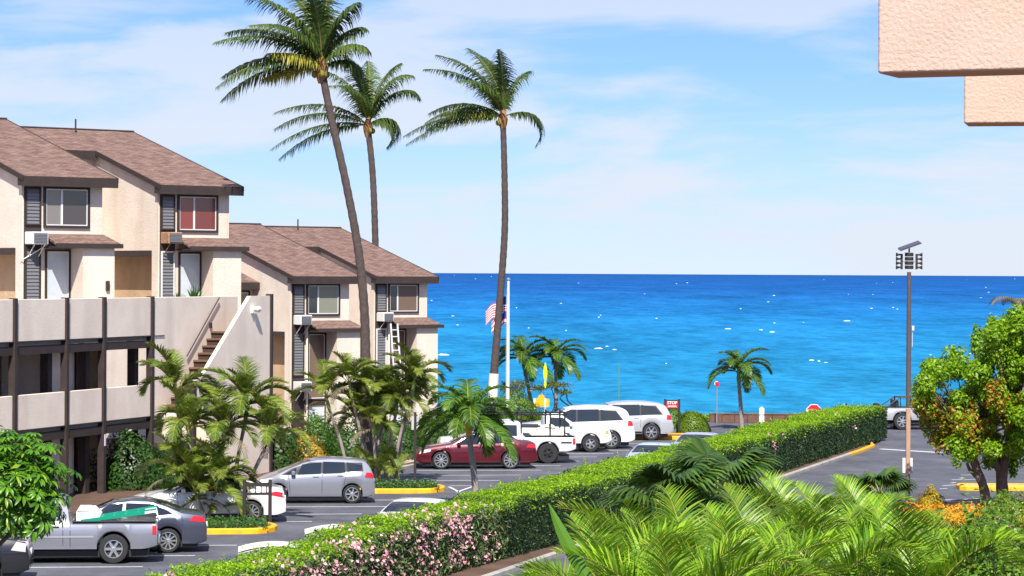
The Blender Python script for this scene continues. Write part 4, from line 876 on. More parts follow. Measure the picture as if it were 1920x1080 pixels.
areca_far = leafmat('areca_leaf_windworn', (0.065, 0.13, 0.014), (0.25, 0.32, 0.04), .40, .45, c3=(0.30, 0.22, 0.08))
manila_leaf = leafmat('manila_leaf', (0.025, 0.095, 0.010), (0.13, 0.24, 0.018), .38, .38)
fan_leaf = leafmat('fan_leaf', (0.025, 0.08, 0.012), (0.11, 0.19, 0.03), .30, .4)
dry_leaf = leafmat('dry_palm_leaf', (0.10, 0.085, 0.06), (0.24, 0.20, 0.14), .2, .6)
stem_mat = mat('frond_stem', (0.26, 0.27, 0.05), 0.5); stem_dark = mat('frond_stem_dull', (0.20, 0.17, 0.05), 0.6)
def frond(name, L, a0, bend, npair, ll, lw, m, seed=0, droop=.5, vang=.45, fw=.55, wind=(0, 0, 0), power=1.4, s0=.14, side_bend=0.0, stem=stem_mat, r0=.02, segs=3, ragged=.15):
    """palm leaf along +x: arching midrib with drooping leaflets. a0 launch angle, bend total turn (radians)"""
    g = np.random.default_rng(seed); Nr = 16; P = np.zeros((Nr + 1, 3)); T = np.zeros((Nr + 1, 3))
    for i in range(Nr + 1):
        u = i / Nr; a = a0 - bend * u ** power; sb = side_bend * u ** 1.5
        T[i] = (math.cos(a) * math.cos(sb), math.cos(a) * math.sin(sb), math.sin(a))
        if i: P[i] = P[i - 1] + (T[i] + T[i - 1]) * .5 * L / Nr
    wind = np.array(wind, float)
    for i in range(Nr + 1): P[i] += wind * L * .34 * (i / Nr) ** 2
    V = []; Fq = []; Rn = []
    # midrib
    for i in range(Nr + 1):
        u = i / Nr; r = r0 * (1 - .8 * u); t = T[i]; sd_ = np.cross(t, (0, 0, 1)); nn = np.linalg.norm(sd_); sd_ = np.array((0, 1., 0)) if nn < 1e-3 else sd_ / nn; up = np.cross(sd_, t)
        V += [P[i] + sd_ * r, P[i] + up * r, P[i] - sd_ * r, P[i] - up * r]
    for i in range(Nr):
        for k in range(4): Fq.append((4 * i + k, 4 * i + (k + 1) % 4, 4 * i + 4 + (k + 1) % 4, 4 * i + 4 + k)); Rn.append(0.9)
    nm = len(Fq)
    for j in range(npair):
        u = s0 + (1 - s0) * (j + .5) / npair; x = u * Nr; i = min(int(x), Nr - 1); f = x - i
        p = P[i] * (1 - f) + P[i + 1] * f; t = T[i] * (1 - f) + T[i + 1] * f; t = t / np.linalg.norm(t)
        sd_ = np.cross(t, (0, 0, 1.)); nn = np.linalg.norm(sd_); sd_ = np.array((0, 1., 0)) if nn < 1e-3 else sd_ / nn; up = np.cross(sd_, t)
        prof = (math.sin(math.pi * (.16 + .80 * (u - s0) / (1 - s0)))) ** .7
        for sg in (-1, 1):
            l = ll * prof * g.uniform(1 - ragged, 1 + ragged * .6); va = vang * g.uniform(.7, 1.25); ff = fw * g.uniform(.8, 1.2) * (.7 + .7 * u)
            d = sd_ * sg * math.cos(va) + up * math.sin(va) + t * ff; d /= np.linalg.norm(d)
            wv = t - d * np.dot(t, d); wv /= np.linalg.norm(wv) + 1e-9
            q = p.copy(); pts = [q.copy()]; dd = d.copy()
            for s_ in range(segs):
                q = q + dd * l / segs; pts.append(q.copy())
                dd = dd + np.array((0, 0, -1.)) * droop * g.uniform(.7, 1.3) / segs * 1.6 + wind * .5 / segs; dd /= np.linalg.norm(dd)
            ws = [.55, 1.0, .85, .5, .0] if segs == 4 else ([.6, 1.0, .7, .04] if segs == 3 else [.7, 1.0, .05])
            b0 = len(V); rv = g.random()
            for s_ in range(segs + 1):
                hw_ = lw * ws[s_] / 2 * (0.75 + .25 * prof); V += [pts[s_] - wv * hw_, pts[s_] + wv * hw_]
            for s_ in range(segs): Fq.append((b0 + 2 * s_, b0 + 2 * s_ + 1, b0 + 2 * s_ + 3, b0 + 2 * s_ + 2)); Rn.append(rv)
    me = npmesh(name, V, Fq, m, Rn); me.materials.append(stem)
    mi = np.zeros(len(Fq), np.int32); mi[:nm] = 1; me.polygons.foreach_set('material_index', mi); return me
def trunk(parent, pts, rad, m=bark, n=10, rings=0.0, name='trunk'):
    """smooth tapering trunk through pts (parent space) with slight leaf-scar rings"""
    P = [Vector(p) for p in pts]; k = len(P); out_ = []; rr_ = []
    if not hasattr(rad, '__len__'): rad = [rad, rad]
    for i in range(k - 1):
        p0, p1, p2, p3 = P[max(i - 1, 0)], P[i], P[i + 1], P[min(i + 2, k - 1)]
        ns = max(3, int((p2 - p1).length / .22))
        for s_ in range(ns):
            t = s_ / ns; out_.append(.5 * ((2 * p1) + (p2 - p0) * t + (2 * p0 - 5 * p1 + 4 * p2 - p3) * t * t + (3 * p1 - p0 - 3 * p2 + p3) * t ** 3))
            rr_.append(np.interp((i + t) / (k - 1), np.linspace(0, 1, len(rad)), rad) * (1 + (rings if len(rr_) % 2 else -rings)))
    out_.append(P[-1]); rr_.append(rad[-1])
    b_ = MB(); b_.tube(out_, rr_, n); return b_.build(name, m, parent, smooth=True, auto=60)
# ---- coconut palms: each leaf is set by the direction it takes in the photograph's plane (deg, 0 = right, 90 = up), depth angle and length
def coconut(base_px, Y, pts_px, fr, label, r=(.24, .17, .15), white_to=None, scale=1.0, seed=0):
    base = yp(base_px[0], base_px[1], Y); base.z = 0.1
    E = empty('coconut_palm', base, 0, label, 'palm tree', 'tall coconut palms')
    pts = [(0, 0, 0)] + [tuple(yp(px, py, Y) - base) for px, py in pts_px]
    trunk(E, pts, r, bark, 12, .045)
    if white_to:
        b_ = MB(); b_.tube([(0, 0, .02), (pts[1][0] * .5, 0, white_to * .5), (pts[1][0] * (white_to / pts[1][2]), 0, white_to)], [r[0] + .03, r[0] + .012, r[0]], 12); b_.build('whitewash_band', whitewash, E, smooth=True)
    top = Vector(pts[-1]); g = random.Random(seed)
    b_ = MB(); b_.lathe([(.13, -.5), (.22, -.2), (.26, .05), (.16, .35), (.05, .7)], 12, 'z', tuple(top)); b_.build('crown_heart', fibre, E, smooth=True)
    for k in range(5):
        a = g.uniform(0, 6.28); b_ = MB(); b_.lathe([(.02, -.14), (.10, -.08), (.125, 0), (.10, .1), (.03, .15)], 8, 'z', (top.x + .27 * math.cos(a), top.y + .27 * math.sin(a), top.z - .16)); b_.build('coconut', mat('coconut_husk', (.22, .20, .04), .6), E, smooth=True)
    for i, f in enumerate(fr):
        ang, dep, L, bend = f[:4]; young = len(f) > 4
        a = R(ang); vx, vz = math.cos(a), math.sin(a)
        az = math.atan2(math.tan(R(dep)) * abs(vx) + (.25 if abs(vx) < .2 else 0) * (1 if dep > 0 else -1), vx)
        el = math.asin(max(-.95, min(.97, vz * math.cos(R(dep) * .6))))
        me = frond('frond', L * scale * 1.04, el + R(8), R(bend * 1.18 + 8), 86, 1.02 * scale, .064, coco_young if young else coco_leaf, seed * 50 + i, droop=1.5, vang=.05, fw=.5, wind=Matrix.Rotation(-az, 3, 'Z') @ Vector((-.62, 0, .0)), power=1.3, s0=.10, stem=stem_dark, r0=.035, segs=3, ragged=.45)
        link('frond', me, E, top + Vector((0, 0, .15)), (0, 0, az))
    return E
Ya = gp(688, 893).y
coconut((690, 893), Ya, [(686, 760), (684, 600), (672, 470), (648, 340), (622, 225), (603, 132)],
    [(80, 20, 3.6, 40), (88, -25, 3.7, 40), (96, 25, 3.7, 45), (70, -20, 3.4, 50), (104, -30, 3.7, 50), (132, 20, 3.6, 55), (142, -20, 3.6, 55), (162, 20, 3.5, 55), (170, -20, 3.6, 58), (178, 15, 3.6, 55), (60, 20, 3.0, 60), (40, -15, 2.6, 60), (20, 15, 2.2, 70), (90, 60, 3.3, 50), (120, -50, 3.3, 55), (185, 20, 2.0, 25, 1), (160, -30, 1.8, 20, 1)],
    'tall coconut palm with long leaning trunk rising from the second palm island', (.23, .175, .15, .14), seed=1)
coconut((712, 795), 140, [(708, 640), (704, 460), (699, 330), (690, 240)],
    [(75, 20, 4.4, 50), (66, -20, 4.6, 65), (84, 25, 4.3, 45), (92, -25, 4.2, 45), (58, 20, 4.6, 80), (102, 20, 4.2, 55), (148, -20, 4.2, 55), (158, 20, 4.4, 55), (178, -15, 4.4, 48), (186, 15, 4.3, 45), (30, 10, 2.8, 120), (18, -15, 2.6, 115), (80, 60, 3.8, 60), (100, -55, 3.8, 60)],
    'coconut palm standing behind the roofs of the seaside building', (.24, .17, .155), seed=2)
coconut((921, 790), 140, [(926, 705), (935, 590), (946, 440), (946, 330), (943, 225)],
    [(100, 20, 4.2, 35), (108, -25, 4.2, 45), (92, 30, 4.0, 40), (85, -20, 4.0, 45), (118, 10, 4.2, 55), (75, 25, 3.6, 55), (150, 15, 3.4, 60), (160, -20, 3.6, 60), (176, 10, 4.4, 42), (184, -15, 4.4, 40), (168, 30, 3.8, 50), (18, 10, 3.6, 105), (98, 60, 3.6, 50), (110, -60, 3.6, 50), (172, -10, 2.6, 20, 1)],
    'coconut palm with whitewashed foot beside the flagpole', (.26, .19, .17, .15), white_to=2.5, seed=3)
# ---- small palms with green crownshafts
mf = [frond('frond', 1.75, R(a), R(bd), 38, .52, .055, manila_leaf, 300 + i, droop=.9, vang=.55, fw=.6, power=1.2, s0=.10, r0=.022, ragged=.2) for i, (a, bd) in enumerate(((78, 95), (62, 110), (48, 115), (32, 110), (15, 95), (-5, 70)))]
def manila(base, crown, scale, label, shaft, seed, nf=15, lean=None, rad=.10):
    base = Vector(base); base.z = .1
    E = empty('manila_palm', base, 0, label, 'palm tree', 'small feather palms'); g = random.Random(seed); c = Vector(crown) - base
    trunk(E, [(0, 0, 0), (c.x * .3, c.y * .3, c.z * .35), (c.x * .75, c.y * .75, c.z * .72), (c.x * .92, c.y * .92, c.z * .86)], (rad * 1.25, rad, rad * .9), bark_grey, 9, .03)
    b_ = MB(); b_.tube([(c.x * .90, c.y * .9, c.z * .84), (c.x * .96, c.y * .96, c.z * .92), c, c + Vector((0, 0, .25))], [rad * .95, rad * 1.25, rad * .9, rad * .4], 10); b_.build('crownshaft', shaft, E, smooth=True)
    for i in range(nf):
        k = i % 6; s_ = scale * g.uniform(.88, 1.12); link('frond', mf[k], E, c + Vector((0, 0, .12)), (0, 0, i * 2.39996 + g.uniform(-.2, .2)), (s_, s_, s_))
    return E
p0 = gp(894, 955); manila(p0, yp(878, 792, p0.y), 1.22, 'small palm with yellow crownshaft between the maroon sedan and the hedge', shaft_yel, 1, 18)
p0 = gp(1391, 806); manila(p0, yp(1385, 702, p0.y), 1.10, 'small palm standing alone in front of the sea beyond the hedge', shaft_green, 2, 15)
p0 = gp(999, 782); manila(p0, yp(982, 678, p0.y), 1.20, 'small shore palm standing nearest the flagpole', shaft_green, 3, 15)
p0 = gp(1043, 782); manila(p0, yp(1042, 676, p0.y), 1.15, 'small shore palm with brown crownshaft behind the parked white vehicles', mat('brown_crownshaft', (.26, .14, .06), .6), 4, 15)
# ---- areca clumps on the islands
af = [frond('frond', 1.9, R(a), R(bd), 48, .55, .042, areca_far, 400 + i, droop=.55, vang=.55, fw=.75, power=1.3, s0=.22, r0=.02, ragged=.3, wind=(0, 0, 0)) for i, (a, bd) in enumerate(((82, 60), (72, 95), (60, 115), (48, 125), (70, 75), (35, 120)))]
afd = frond('frond', 1.7, R(5), R(85), 26, .40, .035, dry_leaf, 450, droop=1.2, vang=.2, fw=.5, r0=.02, ragged=.4)
def areca(base, crowns, label, seed, fmesh, scale=1.0, nf=8, name='areca_palm', rad=.055, stemm=bark_grey, dry=1, low=0, group=None, shaft=shaft_green):
    """clump: crowns is a list of (foot, crown) world points"""
    base = Vector(base); E = empty(name, base, 0, label, 'palm tree', group); g = random.Random(seed)
    for ft, cr in crowns:
        a = Vector(ft) - base; c = Vector(cr) - base; m_ = a * .5 + c * .5; m_.z -= .03 * (c - a).length; m_ += Vector(((a.x - c.x) * .12, 0, 0))
        trunk(E, [a, m_, a * .14 + c * .86], (rad * 1.2, rad), stemm, 8, .05, 'stem')
        b_ = MB(); b_.tube([a * .16 + c * .84, a * .07 + c * .93, c + Vector((0, 0, .1))], [rad * 1.05, rad * 1.35, rad * .6], 8); b_.build('crownshaft', shaft, E, smooth=True)
        k0 = g.randrange(6)
        for i in range(nf):
            s_ = scale * g.uniform(.8, 1.15); link('frond', fmesh[(i + k0) % len(fmesh)], E, c, (0, 0, (i + k0) * 2.39996 + g.uniform(-.3, .3)), (s_, s_, s_))
        for i in range(dry): link('frond', afd, E, c - Vector((0, 0, .1)), (0, 0, g.uniform(0, 6.28)), (scale * .9,) * 3)
    for i in range(low):
        s_ = scale * g.uniform(.7, 1.0); link('frond', fmesh[(i * 2) % len(fmesh)], E, (g.uniform(-.7, .7), g.uniform(-.5, .4), .05), (0, 0, g.uniform(0, 6.28)), (s_,) * 3)
    return E
Yb = gp(400, 985).y
def cl(Y, lst): return [(tuple(Vector((yp(fx, 900, Y + dy).x, Y + dy, .12))), tuple(yp(cx, cy_, Y + dy))) for fx, cx, cy_, dy in lst]
areca((yp(385, 900, Yb).x, Yb + 1.2, .12), cl(Yb + 1.2, [(352, 330, 735, .3), (372, 352, 810, -.3), (432, 464, 762, .5), (410, 420, 812, .0), (448, 505, 820, .2), (390, 410, 905, -.6), (345, 335, 890, -.5), (385, 368, 930, -.9)]),
      'tall areca palm clump on the yellow kerbed island by the stair', 1, af, .92, 12, low=18)
Yc = gp(760, 910).y
areca((yp(715, 900, Yc).x, Yc + .8, .12), cl(Yc + .9, [(655, 612, 748, .3), (690, 655, 720, -.2), (712, 690, 742, .3), (700, 668, 790, .6), (705, 700, 800, -.3), (722, 745, 758, .2), (735, 778, 712, 0), (742, 770, 735, .5), (700, 725, 760, .6)]),
      'areca palm clump on the second yellow kerbed island behind the hatchback', 2, af, .86, 11, low=16)
# ---- foreground arecas below the camera's balcony
nf_ = [frond('frond', 2.1, R(a), R(bd), 52, .54, .028, areca_leaf, 500 + i, droop=.46, vang=.68, fw=.62, power=1.5, s0=.20, r0=.02, segs=4, ragged=.12) for i, (a, bd) in enumerate(((84, 55), (76, 85), (66, 105), (55, 115), (72, 70), (45, 110), (80, 100)))]
fg = [  # crown pixel, distance
    (1100, 1150, 36), (1190, 1085, 42), (1130, 1230, 32), (1265, 1135, 38), (1330, 1065, 47), (1420, 1110, 42), (1390, 1190, 34), (1495, 1045, 52), (1560, 1100, 45), (1530, 1180, 36), (1640, 1050, 54), (1680, 1125, 44), (1600, 1010, 60),
    (1470, 1005, 60), (1385, 1000, 62), (1745, 1090, 48), (1720, 1170, 36), (1240, 1220, 31)]
names_fg = ['beside the red soil and kerb of the hedge', 'below the dark fan palm', 'near the tan sign post', 'below the orange flower bed']
rg = random.Random(77)
fg = [(x + (30 if x < 1300 else 0), y + (38 if x < 1300 else 22), d) for x, y, d in fg]
groups_fg = [[0, 2, 1], [3, 17, 6], [4, 14], [5, 8, 9], [7, 13], [10, 12], [11, 16], [15]]
lab_fg = ['bright green areca palm clump with a tall unopened spear leaf beside the hedge kerb', 'bright green areca palm clump between the spear leaf and the fan palm', 'bright green areca palm clump just below the dark fan palm', 'broad areca palm clump with long arching fronds in front of the drive',
          'yellowish areca palm clump just across the drive from the hedge end', 'areca palm clump around the foot of the tan sign post', 'areca palm clump in front of the orange flower bed', 'areca palm clump with feathery fronds below the leafy shrubs']
for gi, idx in enumerate(groups_fg):
    pts = [yp(*fg[i][:2], fg[i][2]) for i in idx]; b0 = sum(pts, Vector()) / len(pts); b0.z = .1
    areca(b0, [(tuple(Vector((b0.x + (p.x - b0.x) * .5, b0.y + (p.y - b0.y) * .5, .1))), tuple(p)) for p in pts], lab_fg[gi], 20 + gi, nf_, .92, 15, rad=.05, dry=1, group=None)
# unopened spear leaf
sp0 = yp(1100, 1085, 31); sp1 = yp(1028, 942, 31)
E = empty('spear_leaf', Vector((sp0.x, sp0.y, sp0.z)), 0, 'single upright unopened palm spear leaf rising before the hedge', 'palm leaf')
b_ = MB(); d = sp1 - sp0; nn = Vector((d.z, 0, -d.x)).normalized()
vs = []
for i in range(9):
    u = i / 8; c = d * u + Vector((-.02, 0, .0)) * math.sin(math.pi * u); w_ = .075 * math.sin(math.pi * min(1, .28 + .72 * u)) ** .8
    vs += [c - nn * w_, c + Vector((0, -.012, 0)), c + nn * w_, c + Vector((0, .012, 0))]
b_.add(vs, [(4 * i + k, 4 * i + (k + 1) % 4, 4 * i + 4 + (k + 1) % 4, 4 * i + 4 + k) for i in range(8) for k in range(4)])
b_.build('blade', leafmat('spear_leaf_green', (.10, .24, .02), (.14, .30, .03), .3), E)
b_ = MB(); b_.tube([(0, 0, .1 - sp0.z), (0, 0, .02)], .045, 6); b_.build('stalk', shaft_green, E)
# ---- fan palm in front of the hedge
def fan_mesh(seed, rad=.85, n=34, m=fan_leaf):
    g = np.random.default_rng(seed); V = []; Fq = []; Rn = []
    for j in range(n):
        a = R(-125) + R(250) * j / (n - 1); l = rad * (1 - .18 * abs(a) / R(125)) * g.uniform(.92, 1.05); d = np.array((math.cos(a), math.sin(a), .10 * math.cos(a * 3))); wv = np.array((-math.sin(a), math.cos(a), 0)); q = np.zeros(3); rv = g.random(); b0 = len(V); dd = d.copy()
        for s_, hw_ in enumerate((.012, .040, .036, .024, .003)):
            V += [q - wv * hw_, q + wv * hw_]; q = q + dd * l / 4
            if s_ >= 1: dd = dd + np.array((0, 0, -1.)) * .62 * g.uniform(.8, 1.2); dd /= np.linalg.norm(dd)
        for s_ in range(4): Fq.append((b0 + 2 * s_, b0 + 2 * s_ + 1, b0 + 2 * s_ + 3, b0 + 2 * s_ + 2)); Rn.append(rv)
    return npmesh('frond', V, Fq, m, Rn)
fm = [fan_mesh(i) for i in range(3)]
def fan_palm(px, py, Y, label, n, scale, seed):
    c = yp(px, py, Y); base = Vector((c.x, c.y, .1)); E = empty('fan_palm', base, 0, label, 'palm tree', 'fan palms'); g = random.Random(seed); ct = c - base
    trunk(E, [(0, 0, 0), (0, 0, ct.z * .5), ct], (.16, .13), bark, 9, .04)
    for i in range(n):
        az = i * 2.39996 + g.uniform(-.2, .2); el = g.uniform(-.35, 1.15); pl = scale * g.uniform(.55, .8); tip = ct + Vector((math.cos(az) * math.cos(el), math.sin(az) * math.cos(el), math.sin(el))) * pl
        b_ = MB(); b_.tube([ct, (ct + tip) / 2 + Vector((0, 0, .05)), tip], .014, 5); b_.build('leaf_stalk', stem_mat, E)
        link('frond', fm[i % 3], E, tip, (0, -el * .6, az), (scale,) * 3)
fan_palm(1255, 960, 46, 'dark fan palm with drooping leaf tips in front of the hedge, nearest the spear leaf', 15, 1.0, 1)
fan_palm(1345, 928, 48, 'dark fan palm with drooping leaf tips in front of the hedge, nearest the drive', 15, .95, 2)
fan_palm(1650, 930, 62, 'small fan palm at the edge of the drive by the sign post', 12, .7, 3)
# ---- hedge
hedge_shade_leaf = leafmat('hedge_shade_leaf', (0.011, 0.036, 0.012), (0.045, 0.095, 0.024), .20, .5)  # shade on the hedge's sides is put into this darker leaf colour
hedge_new = leafmat('hedge_sunlit_new_growth', (0.16, 0.38, 0.003), (0.40, 0.62, 0.006), .30, .6)  # lime new growth, with the sunlit look of the top added to its colour
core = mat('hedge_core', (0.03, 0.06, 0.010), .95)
def hedge_top(s, t): return 1.62 + .05 * math.sin(s * .55) + .04 * math.sin(s * 1.7 + t) + .025 * math.sin(s * 4.1) - (.12 if s < -8 else 0) * min(1, (-8 - s) / 4 if s < -8 else 0)
S0, S1, TF, TB = -30.0, 56.8, -.45, -2.80
def tfs(s): return TF - .60 * np.clip((5 - s) / 9, 0, 1)          # the near part stands back from the kerb and leaves bare soil
Hb = rw((S0 + S1) / 2, (TF + TB) / 2)
HE = empty('hedge', Hb, 0, 'long clipped green hedge dividing the parking lot from the drive', 'hedge')
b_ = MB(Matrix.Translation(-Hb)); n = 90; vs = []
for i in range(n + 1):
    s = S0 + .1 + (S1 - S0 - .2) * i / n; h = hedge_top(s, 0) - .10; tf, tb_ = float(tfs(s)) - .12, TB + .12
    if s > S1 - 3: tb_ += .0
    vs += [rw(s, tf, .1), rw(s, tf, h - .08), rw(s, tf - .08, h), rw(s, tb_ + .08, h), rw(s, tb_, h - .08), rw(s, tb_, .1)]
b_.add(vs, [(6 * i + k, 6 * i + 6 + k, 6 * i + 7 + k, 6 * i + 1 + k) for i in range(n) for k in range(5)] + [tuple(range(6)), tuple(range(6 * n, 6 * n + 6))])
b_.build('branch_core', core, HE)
g = np.random.default_rng(9)
def hsurf(nl, which):
    s = S0 + (S1 - S0) * g.random(nl) ** 1.0; C = np.zeros((nl, 3)); Nn = np.zeros((nl, 3)); r = g.random(nl)
    lump = .07 * np.sin(s * 2.1 + r * 3) + .05 * np.sin(s * 5.3)
    hh = np.array([hedge_top(a, 0) for a in s])
    if which == 'top':
        t = TB + (tfs(s) - TB) * r; z = hh - g.random(nl) ** 2 * .12 + .02 * g.normal(size=nl) + .03 * np.sin(s * 4 + t * 3); edge = np.minimum(t - TB, tfs(s) - t); z -= np.clip(.12 - edge, 0, .12) * .8; nn = (0, 0, 1.)
    elif which == 'front':
        z = .12 + (hh - .12) * g.random(nl) ** .9; t = tfs(s) - np.clip(g.random(nl) ** 2 * .16, 0, 1) + lump * .7 - np.clip(z - hh + .12, 0, .12) * .8; nn = (RN.x, RN.y, .25)
    elif which == 'back':
        z = .12 + (hh - .12) * g.random(nl); t = TB + g.random(nl) ** 2 * .14 - lump * .5; nn = (-RN.x, -RN.y, .25)
    else:
        s = S1 - g.random(nl) ** 2 * .15; t = TB + (TF - TB) * r; z = .12 + (hh - .12) * g.random(nl); nn = (RD.x, RD.y, .2)
    C[:, 0] = RO.x + RD.x * s + RN.x * t - Hb.x; C[:, 1] = RO.y + RD.y * s + RN.y * t - Hb.y; C[:, 2] = z; Nn[:] = nn
    return C, Nn
for which, nl, m_, sz in (('top', 110000, hedge_new, .068), ('front', 95000, hedge_shade_leaf, .075), ('back', 9000, hedge_shade_leaf, .12), ('end', 2500, hedge_shade_leaf, .10)):
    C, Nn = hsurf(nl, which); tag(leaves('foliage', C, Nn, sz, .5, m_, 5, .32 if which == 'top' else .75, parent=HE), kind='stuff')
# lighter sprigs on the face near the top
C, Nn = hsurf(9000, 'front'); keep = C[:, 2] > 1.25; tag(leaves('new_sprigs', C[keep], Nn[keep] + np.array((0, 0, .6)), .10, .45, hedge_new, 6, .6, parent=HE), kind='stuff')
# stray shoots left by the last clipping
P = []
for _ in range(420):
    s = S0 + (S1 - S0) * g.random(); t = TB + (TF - TB) * g.random(); h0 = hedge_top(s, 0); hs = .06 + .16 * g.random() ** 2
    c = np.array(rw(s, t, h0) - Hb); P.append(c + np.stack([g.normal(0, .02, 7), g.normal(0, .02, 7), np.linspace(0, hs, 7)], 1))
P = np.concatenate(P); tag(leaves('stray_shoots', P, np.tile((0, -.6, .5), (len(P), 1)), .075, .4, hedge_new, 14, .8, parent=HE), kind='stuff')
# pink oleander flowers in the near part of the hedge
pink = leafmat('pink_petal', (0.70, 0.30, 0.36), (0.85, 0.55, 0.58), .3, .6)
def flower_pts(n, s0, s1, zmin=.35):
    P = []; cs = s0 + (s1 - s0) * g.random(max(4, n // 7)); cz = zmin + (1.5 - zmin) * g.random(len(cs)) ** .8
    for _ in range(n):
        k = int(g.integers(len(cs))); s = cs[k] + g.normal(0, .38); z = min(1.55, max(.3, cz[k] + g.normal(0, .22))); t = float(tfs(s)) + .04
        if g.random() < .18: t = float(tfs(s)) - g.random() * 1.1; z = hedge_top(s, 0) + .04
        c = np.array(rw(s, t, z) - Hb); k = int(g.integers(2, 9)); P.append(c + g.normal(0, .06, (k, 3)))
    return np.concatenate(P)
C = np.concatenate([flower_pts(330, -16, -1.5), flower_pts(14, 20, 50, .9), flower_pts(40, -28, -17)])
fl_o = leaves('flowers', C, np.tile((RN.x, RN.y, .5), (len(C), 1)), .10, .8, pink, 8, .6, parent=HE); tag(fl_o, kind='stuff')
# long narrow oleander leaves standing out of that part
C, Nn = hsurf(30000, 'front'); ss = (C[:, 0] + Hb.x - RO.x) * RD.x + (C[:, 1] + Hb.y - RO.y) * RD.y; keep = (ss < -1) & (ss > -28)
ole = leafmat('oleander_leaf', (0.06, 0.13, 0.03), (0.20, 0.27, 0.09), .25, .4, c3=(.26, .20, .12)); C = C + np.array((RN.x, RN.y, 0)) * .05
tag(leaves('narrow_leaves', C[keep], Nn[keep], .17, .2, ole, 12, .9, parent=HE), kind='stuff')
# ---- bushes
def bush(loc, rx, ry, rz, n, size, m, label, seed, name='shrub', group=None, lumpy=.18, asp=.5, shell=.55, corec=None, jit=.7, cat='shrub', flowers=None):
    loc = Vector(loc); E = empty(name, loc, 0, label, cat, group); g = np.random.default_rng(seed)
    d = g.normal(size=(n, 3)); d /= np.linalg.norm(d, axis=1)[:, None]; d[:, 2] = np.abs(d[:, 2]) * 1.0 - .12 * g.random(n)
    ph = g.uniform(0, 6.28, 6); lump = 1 + lumpy * (np.sin(d[:, 0] * 4 + ph[0]) * np.sin(d[:, 1] * 4.5 + ph[1]) + .7 * np.sin(d[:, 2] * 7 + ph[2] + d[:, 0] * 5)); r = (shell + (1 - shell) * g.random(n) ** .45) * lump
    C = d * r[:, None] * np.array((rx, ry, rz)); C[:, 2] += rz * .08; C[:, 2] = np.maximum(C[:, 2], .02)
    tag(leaves('foliage', C, d, size, asp, m, seed, jit, parent=E), kind='stuff')
    b_ = MB(); rr_ = random.Random(seed)
    for k in range(5):
        a = rr_.uniform(0, 6.28); b_.tube([(.05 * math.cos(a), .05 * math.sin(a), 0), (rx * .3 * math.cos(a), ry * .3 * math.sin(a), rz * .45), (rx * .55 * math.cos(a), ry * .55 * math.sin(a), rz * .8)], [.03, .022, .008], 5)
    b_.build('stems', twig_dark, E)
    if flowers:
        fm_, fn, fs = flowers; k = g.choice(n, fn, replace=False); tag(leaves('flowers', C[k] * 1.04, d[k], fs, .8, fm_, seed + 1, .5, parent=E), kind='stuff')
    return E
clip_leaf = leafmat('clipped_bush_leaf', (.06, .15, .008), (.24, .36, .015), .3, .45)
dark_shrub = leafmat('dark_shrub_leaf', (.012, .05, .008), (.06, .14, .02), .25, .4)
mid_shrub = leafmat('mid_shrub_leaf', (.03, .11, .01), (.15, .28, .03), .3, .4)
croton = leafmat('croton_leaf', (.16, .18, .015), (.55, .34, .05), .25, .45, c3=(.42, .12, .03))
yellow_leaf = leafmat('yellow_bush_leaf', (.40, .30, .01), (.70, .52, .02), .3, .45)
orange_fl = leafmat('orange_flower', (.75, .28, .004), (.88, .46, .01), .3, .5)
lime_leaf = leafmat('lime_bush_leaf', (.08, .20, .01), (.22, .36, .03), .35, .4)
p = gp(1299, 812); bush(p, .86, .8, 1.05, 5200, .10, clip_leaf, 'round clipped light green bush on the end island', 41, lumpy=.07, shell=.8)
p = gp(1263, 806); bush(p + Vector((0, 1.2, 0)), .60, .8, 1.25, 3200, .10, mid_shrub, 'dark clipped bush under the red stop notice board', 42, lumpy=.07, shell=.8)
# shrubs before the buildings
for i, (px, py, Y, rx, rz, m_, lab) in enumerate((
        (600, 845, 112, 1.1, 1.9, mid_shrub, 'bushy green shrub under the low air conditioner'), (575, 878, 108, .95, 1.25, croton, 'yellow and orange leaved croton shrub behind the hatchback'), (660, 880, 109, 1.5, 2.0, dark_shrub, 'dark rounded shrub behind the leaning palm trunk'),
        (750, 872, 112, 1.3, 1.7, dark_shrub, 'dark shrub before the seaside building corner'), (525, 885, 106, 1.0, 1.8, dark_shrub, 'dark shrub at the foot of the white stair wall'), (800, 850, 118, 1.3, 1.5, dark_shrub, 'dark shrub left of the maroon sedan bonnet'),
        (840, 822, 124, 1.2, 1.2, mid_shrub, 'green shrub between the maroon sedan and the shore'), (245, 945, 96, 1.6, 2.0, dark_shrub, 'dark shrub in the shaded ground floor recess'), (330, 940, 97, 1.2, 1.4, dark_shrub, 'dark shrub beside the stair foot behind the white sedan'),
        (890, 800, 138, 2.0, 1.6, mid_shrub, 'green shore shrub around the whitewashed palm foot'), (960, 790, 143, 1.6, 1.3, clip_leaf, 'bright green shore shrub below the flagpole'))):
    q = yp(px, py, Y); bush((q.x, Y, .1), rx, rx, rz, int(2600 * rx), .13, m_, lab, 60 + i)
